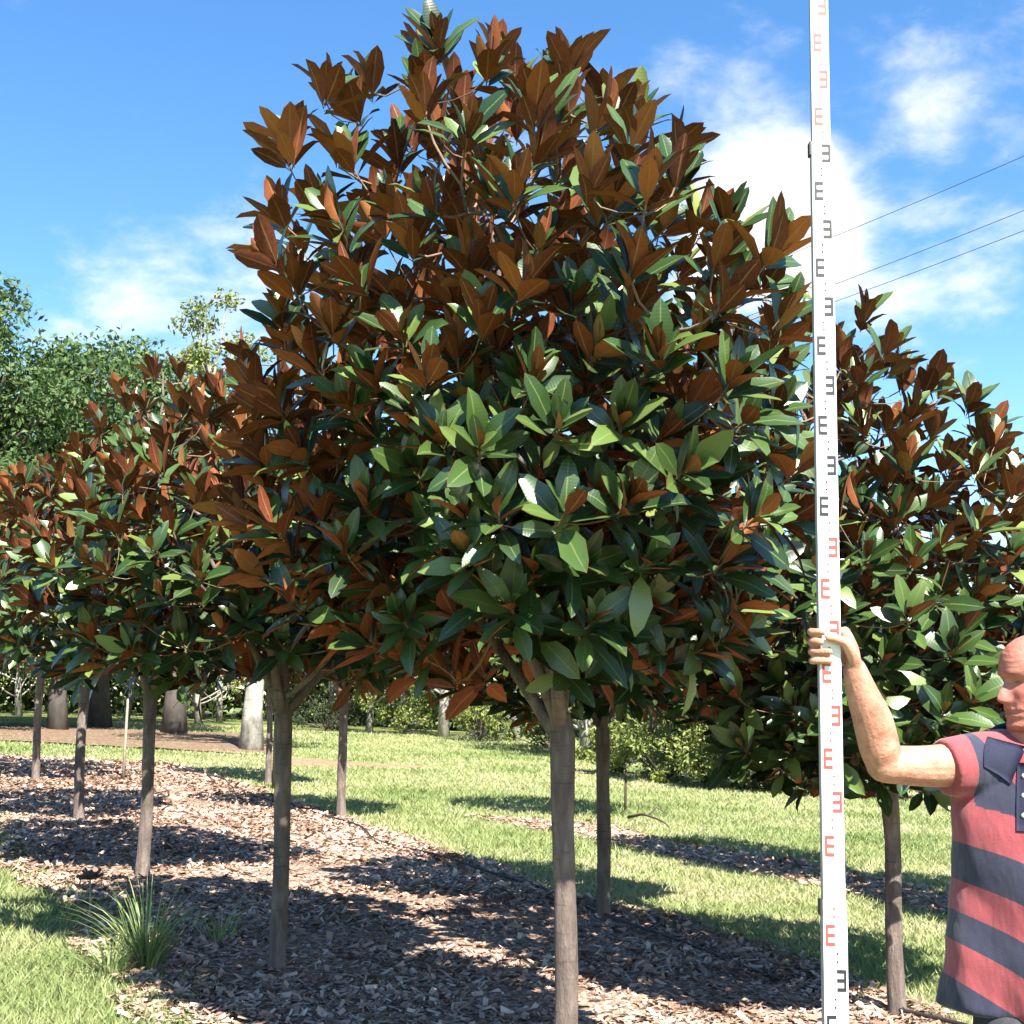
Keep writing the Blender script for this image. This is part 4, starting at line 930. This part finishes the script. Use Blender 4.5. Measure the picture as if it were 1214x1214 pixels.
    st = st * (1 - armf) + 4.45 * armf
    set_att(sm, 'stripe', st / 2 + 8)
    sh_ = obj('shirt', sm, root)
    # collar, placket and buttons, laid on the cloth
    from mathutils.bvhtree import BVHTree
    fx = -ey
    bvh = BVHTree.FromPolygons([tuple(v) for v in V], [tuple(p.vertices) for p in sm.polygons])
    def on_cloth(e, z, off):
        o_ = Vector(ex * e + fx * 0.6 + np.array([0, 0, z])); hit = bvh.ray_cast(o_, Vector(-fx))
        d = 0.6 - hit[3] if hit[0] is not None else 0.08
        return ex * e + fx * (d + off) + np.array([0, 0, z])
    def patch(name, corners, off, material, n=9, m=5):
        """sheet with thickness over four corners given as (across, height)"""
        c = np.array(corners, float); Vp = []
        for lay in (0.0, 1.0):
            for i in range(n):
                for j in range(m):
                    p, q = i / (n - 1), j / (m - 1)
                    e, z = (c[0] * (1 - q) + c[1] * q) * (1 - p) + (c[3] * (1 - q) + c[2] * q) * p
                    Vp.append(on_cloth(e, z, off * lay - 0.004 * (1 - lay)))
        N_ = n * m; Tp = []
        for i in range(n - 1):
            for j in range(m - 1):
                a = i * m + j; Tp += [(N_ + a, N_ + a + 1, N_ + a + m + 1), (N_ + a, N_ + a + m + 1, N_ + a + m)]
        rim = [i * m for i in range(n)] + [(n - 1) * m + j for j in range(1, m)] + [i * m + m - 1 for i in range(n - 2, -1, -1)] + [j for j in range(m - 2, 0, -1)]
        for a, b in zip(rim, rim[1:] + rim[:1]): Tp += [(a, b, N_ + b), (a, N_ + b, N_ + a)]
        g = Geo(); g.add(np.array(Vp), np.array(Tp)); return obj(name, g.mesh(name, material), sh_)
    cg = Geo(); nc = 40; t = np.linspace(0.36 * PI, 1.64 * PI, nc); rings = []
    for r0, z0 in ((0.080, 1.530), (0.078, 1.592), (0.086, 1.598), (0.120, 1.560), (0.117, 1.535)):
        rings.append(np.array([np.array([-0.008, -0.002, z0 - 0.036 * (0.5 + 0.5 * math.cos(q))]) + r0 * (math.cos(q) * fx + math.sin(q) * ex * 1.05) for q in t]))
    Vc = np.concatenate(rings); Tc = []
    for r_ in range(4):
        for q in range(nc - 1):
            a = r_ * nc + q; Tc += [(a, a + 1, a + nc + 1), (a, a + nc + 1, a + nc)]
    cg.add(Vc, np.array(Tc)); co = obj('collar', cg.mesh('collar', NAVY), sh_)
    for sg_ in (-1, 1):
        patch('collar_flap', [(sg_ * 0.088, 1.560), (sg_ * 0.0, 1.535), (sg_ * 0.032, 1.450), (sg_ * 0.086, 1.490)], 0.005, NAVY)
    patch('placket', [(-0.017, 1.50), (0.017, 1.50), (0.017, 1.345), (-0.017, 1.345)], 0.004, NAVY)
    for z in (1.470, 1.425, 1.38):
        bg_ = Geo(); c = on_cloth(0.0, z, 0.005); V_, T_ = tube([c - fx * 0.003, c + fx * 0.002], [0.0062, 0.0056], 12); bg_.add(V_, T_); obj('button', bg_.mesh('button', BUTTON), sh_)
    patch('chest_emblem', [(0.050, 1.405), (0.085, 1.40), (0.085, 1.375), (0.050, 1.38)], 0.002, THREAD, 4, 4)
    # ---- shorts, boots
    qg = Geo(); limb(qg, [(0, 0, 0.84), (0, 0, 0.95)], [0.15, 0.145], 28, (1.2, 0.9), (1, -0.5, 0))
    for s in (-1, 1):
        limb(qg, [(0.085 * s, 0.03 * s, 0.86), (0.10 * s, 0.025 * s, 0.70), (0.108 * s, 0.02 * s, 0.54)], [0.112, 0.104, 0.100], 22)
    qm = remesh(qg, 0.013, 3, 'shorts'); qm.materials.append(SHORTS); obj('shorts', qm, root)
    for s in (-1, 1):
        b_ = Geo(); ank = np.array([0.11 * s, 0.03 * s + 0.01, 0.10]); limb(b_, [ank + (0, 0.005, 0.06), ank + (0, 0.0, -0.02), ank + (-0.01, -0.05, -0.050), ank + (-0.025, -0.15, -0.062)], [0.052, 0.052, 0.050, 0.042], 16)
        limb(b_, [ank + (0, 0.035, -0.060), ank + (-0.02, -0.14, -0.066)], [0.036, 0.038], 14)
        bm_ = remesh(b_, 0.006, 3, 'boot'); bm_.materials.append(SHOE); v = verts_np(bm_); v[:, 2] = np.maximum(v[:, 2], 0.012); bm_.vertices.foreach_set('co', v.astype(np.float32).ravel()); bo = obj('boot', bm_, root)
        s_ = Geo(); pts = np.array([ank + (0.0, 0.05, -0.093), ank + (-0.012, -0.05, -0.093), ank + (-0.026, -0.18, -0.093)]); V_, T_ = tube(pts, [0.040, 0.045, 0.036], 16, True, (0.32, 1.0), (0, 0, 1)); s_.add(V_, T_); obj('sole', s_.mesh('sole', SOLE), bo)
    return root
make_man()

scene.render.engine = 'CYCLES'
scene.cycles.max_bounces = 6; scene.cycles.diffuse_bounces = 1; scene.cycles.glossy_bounces = 2; scene.cycles.transmission_bounces = 2
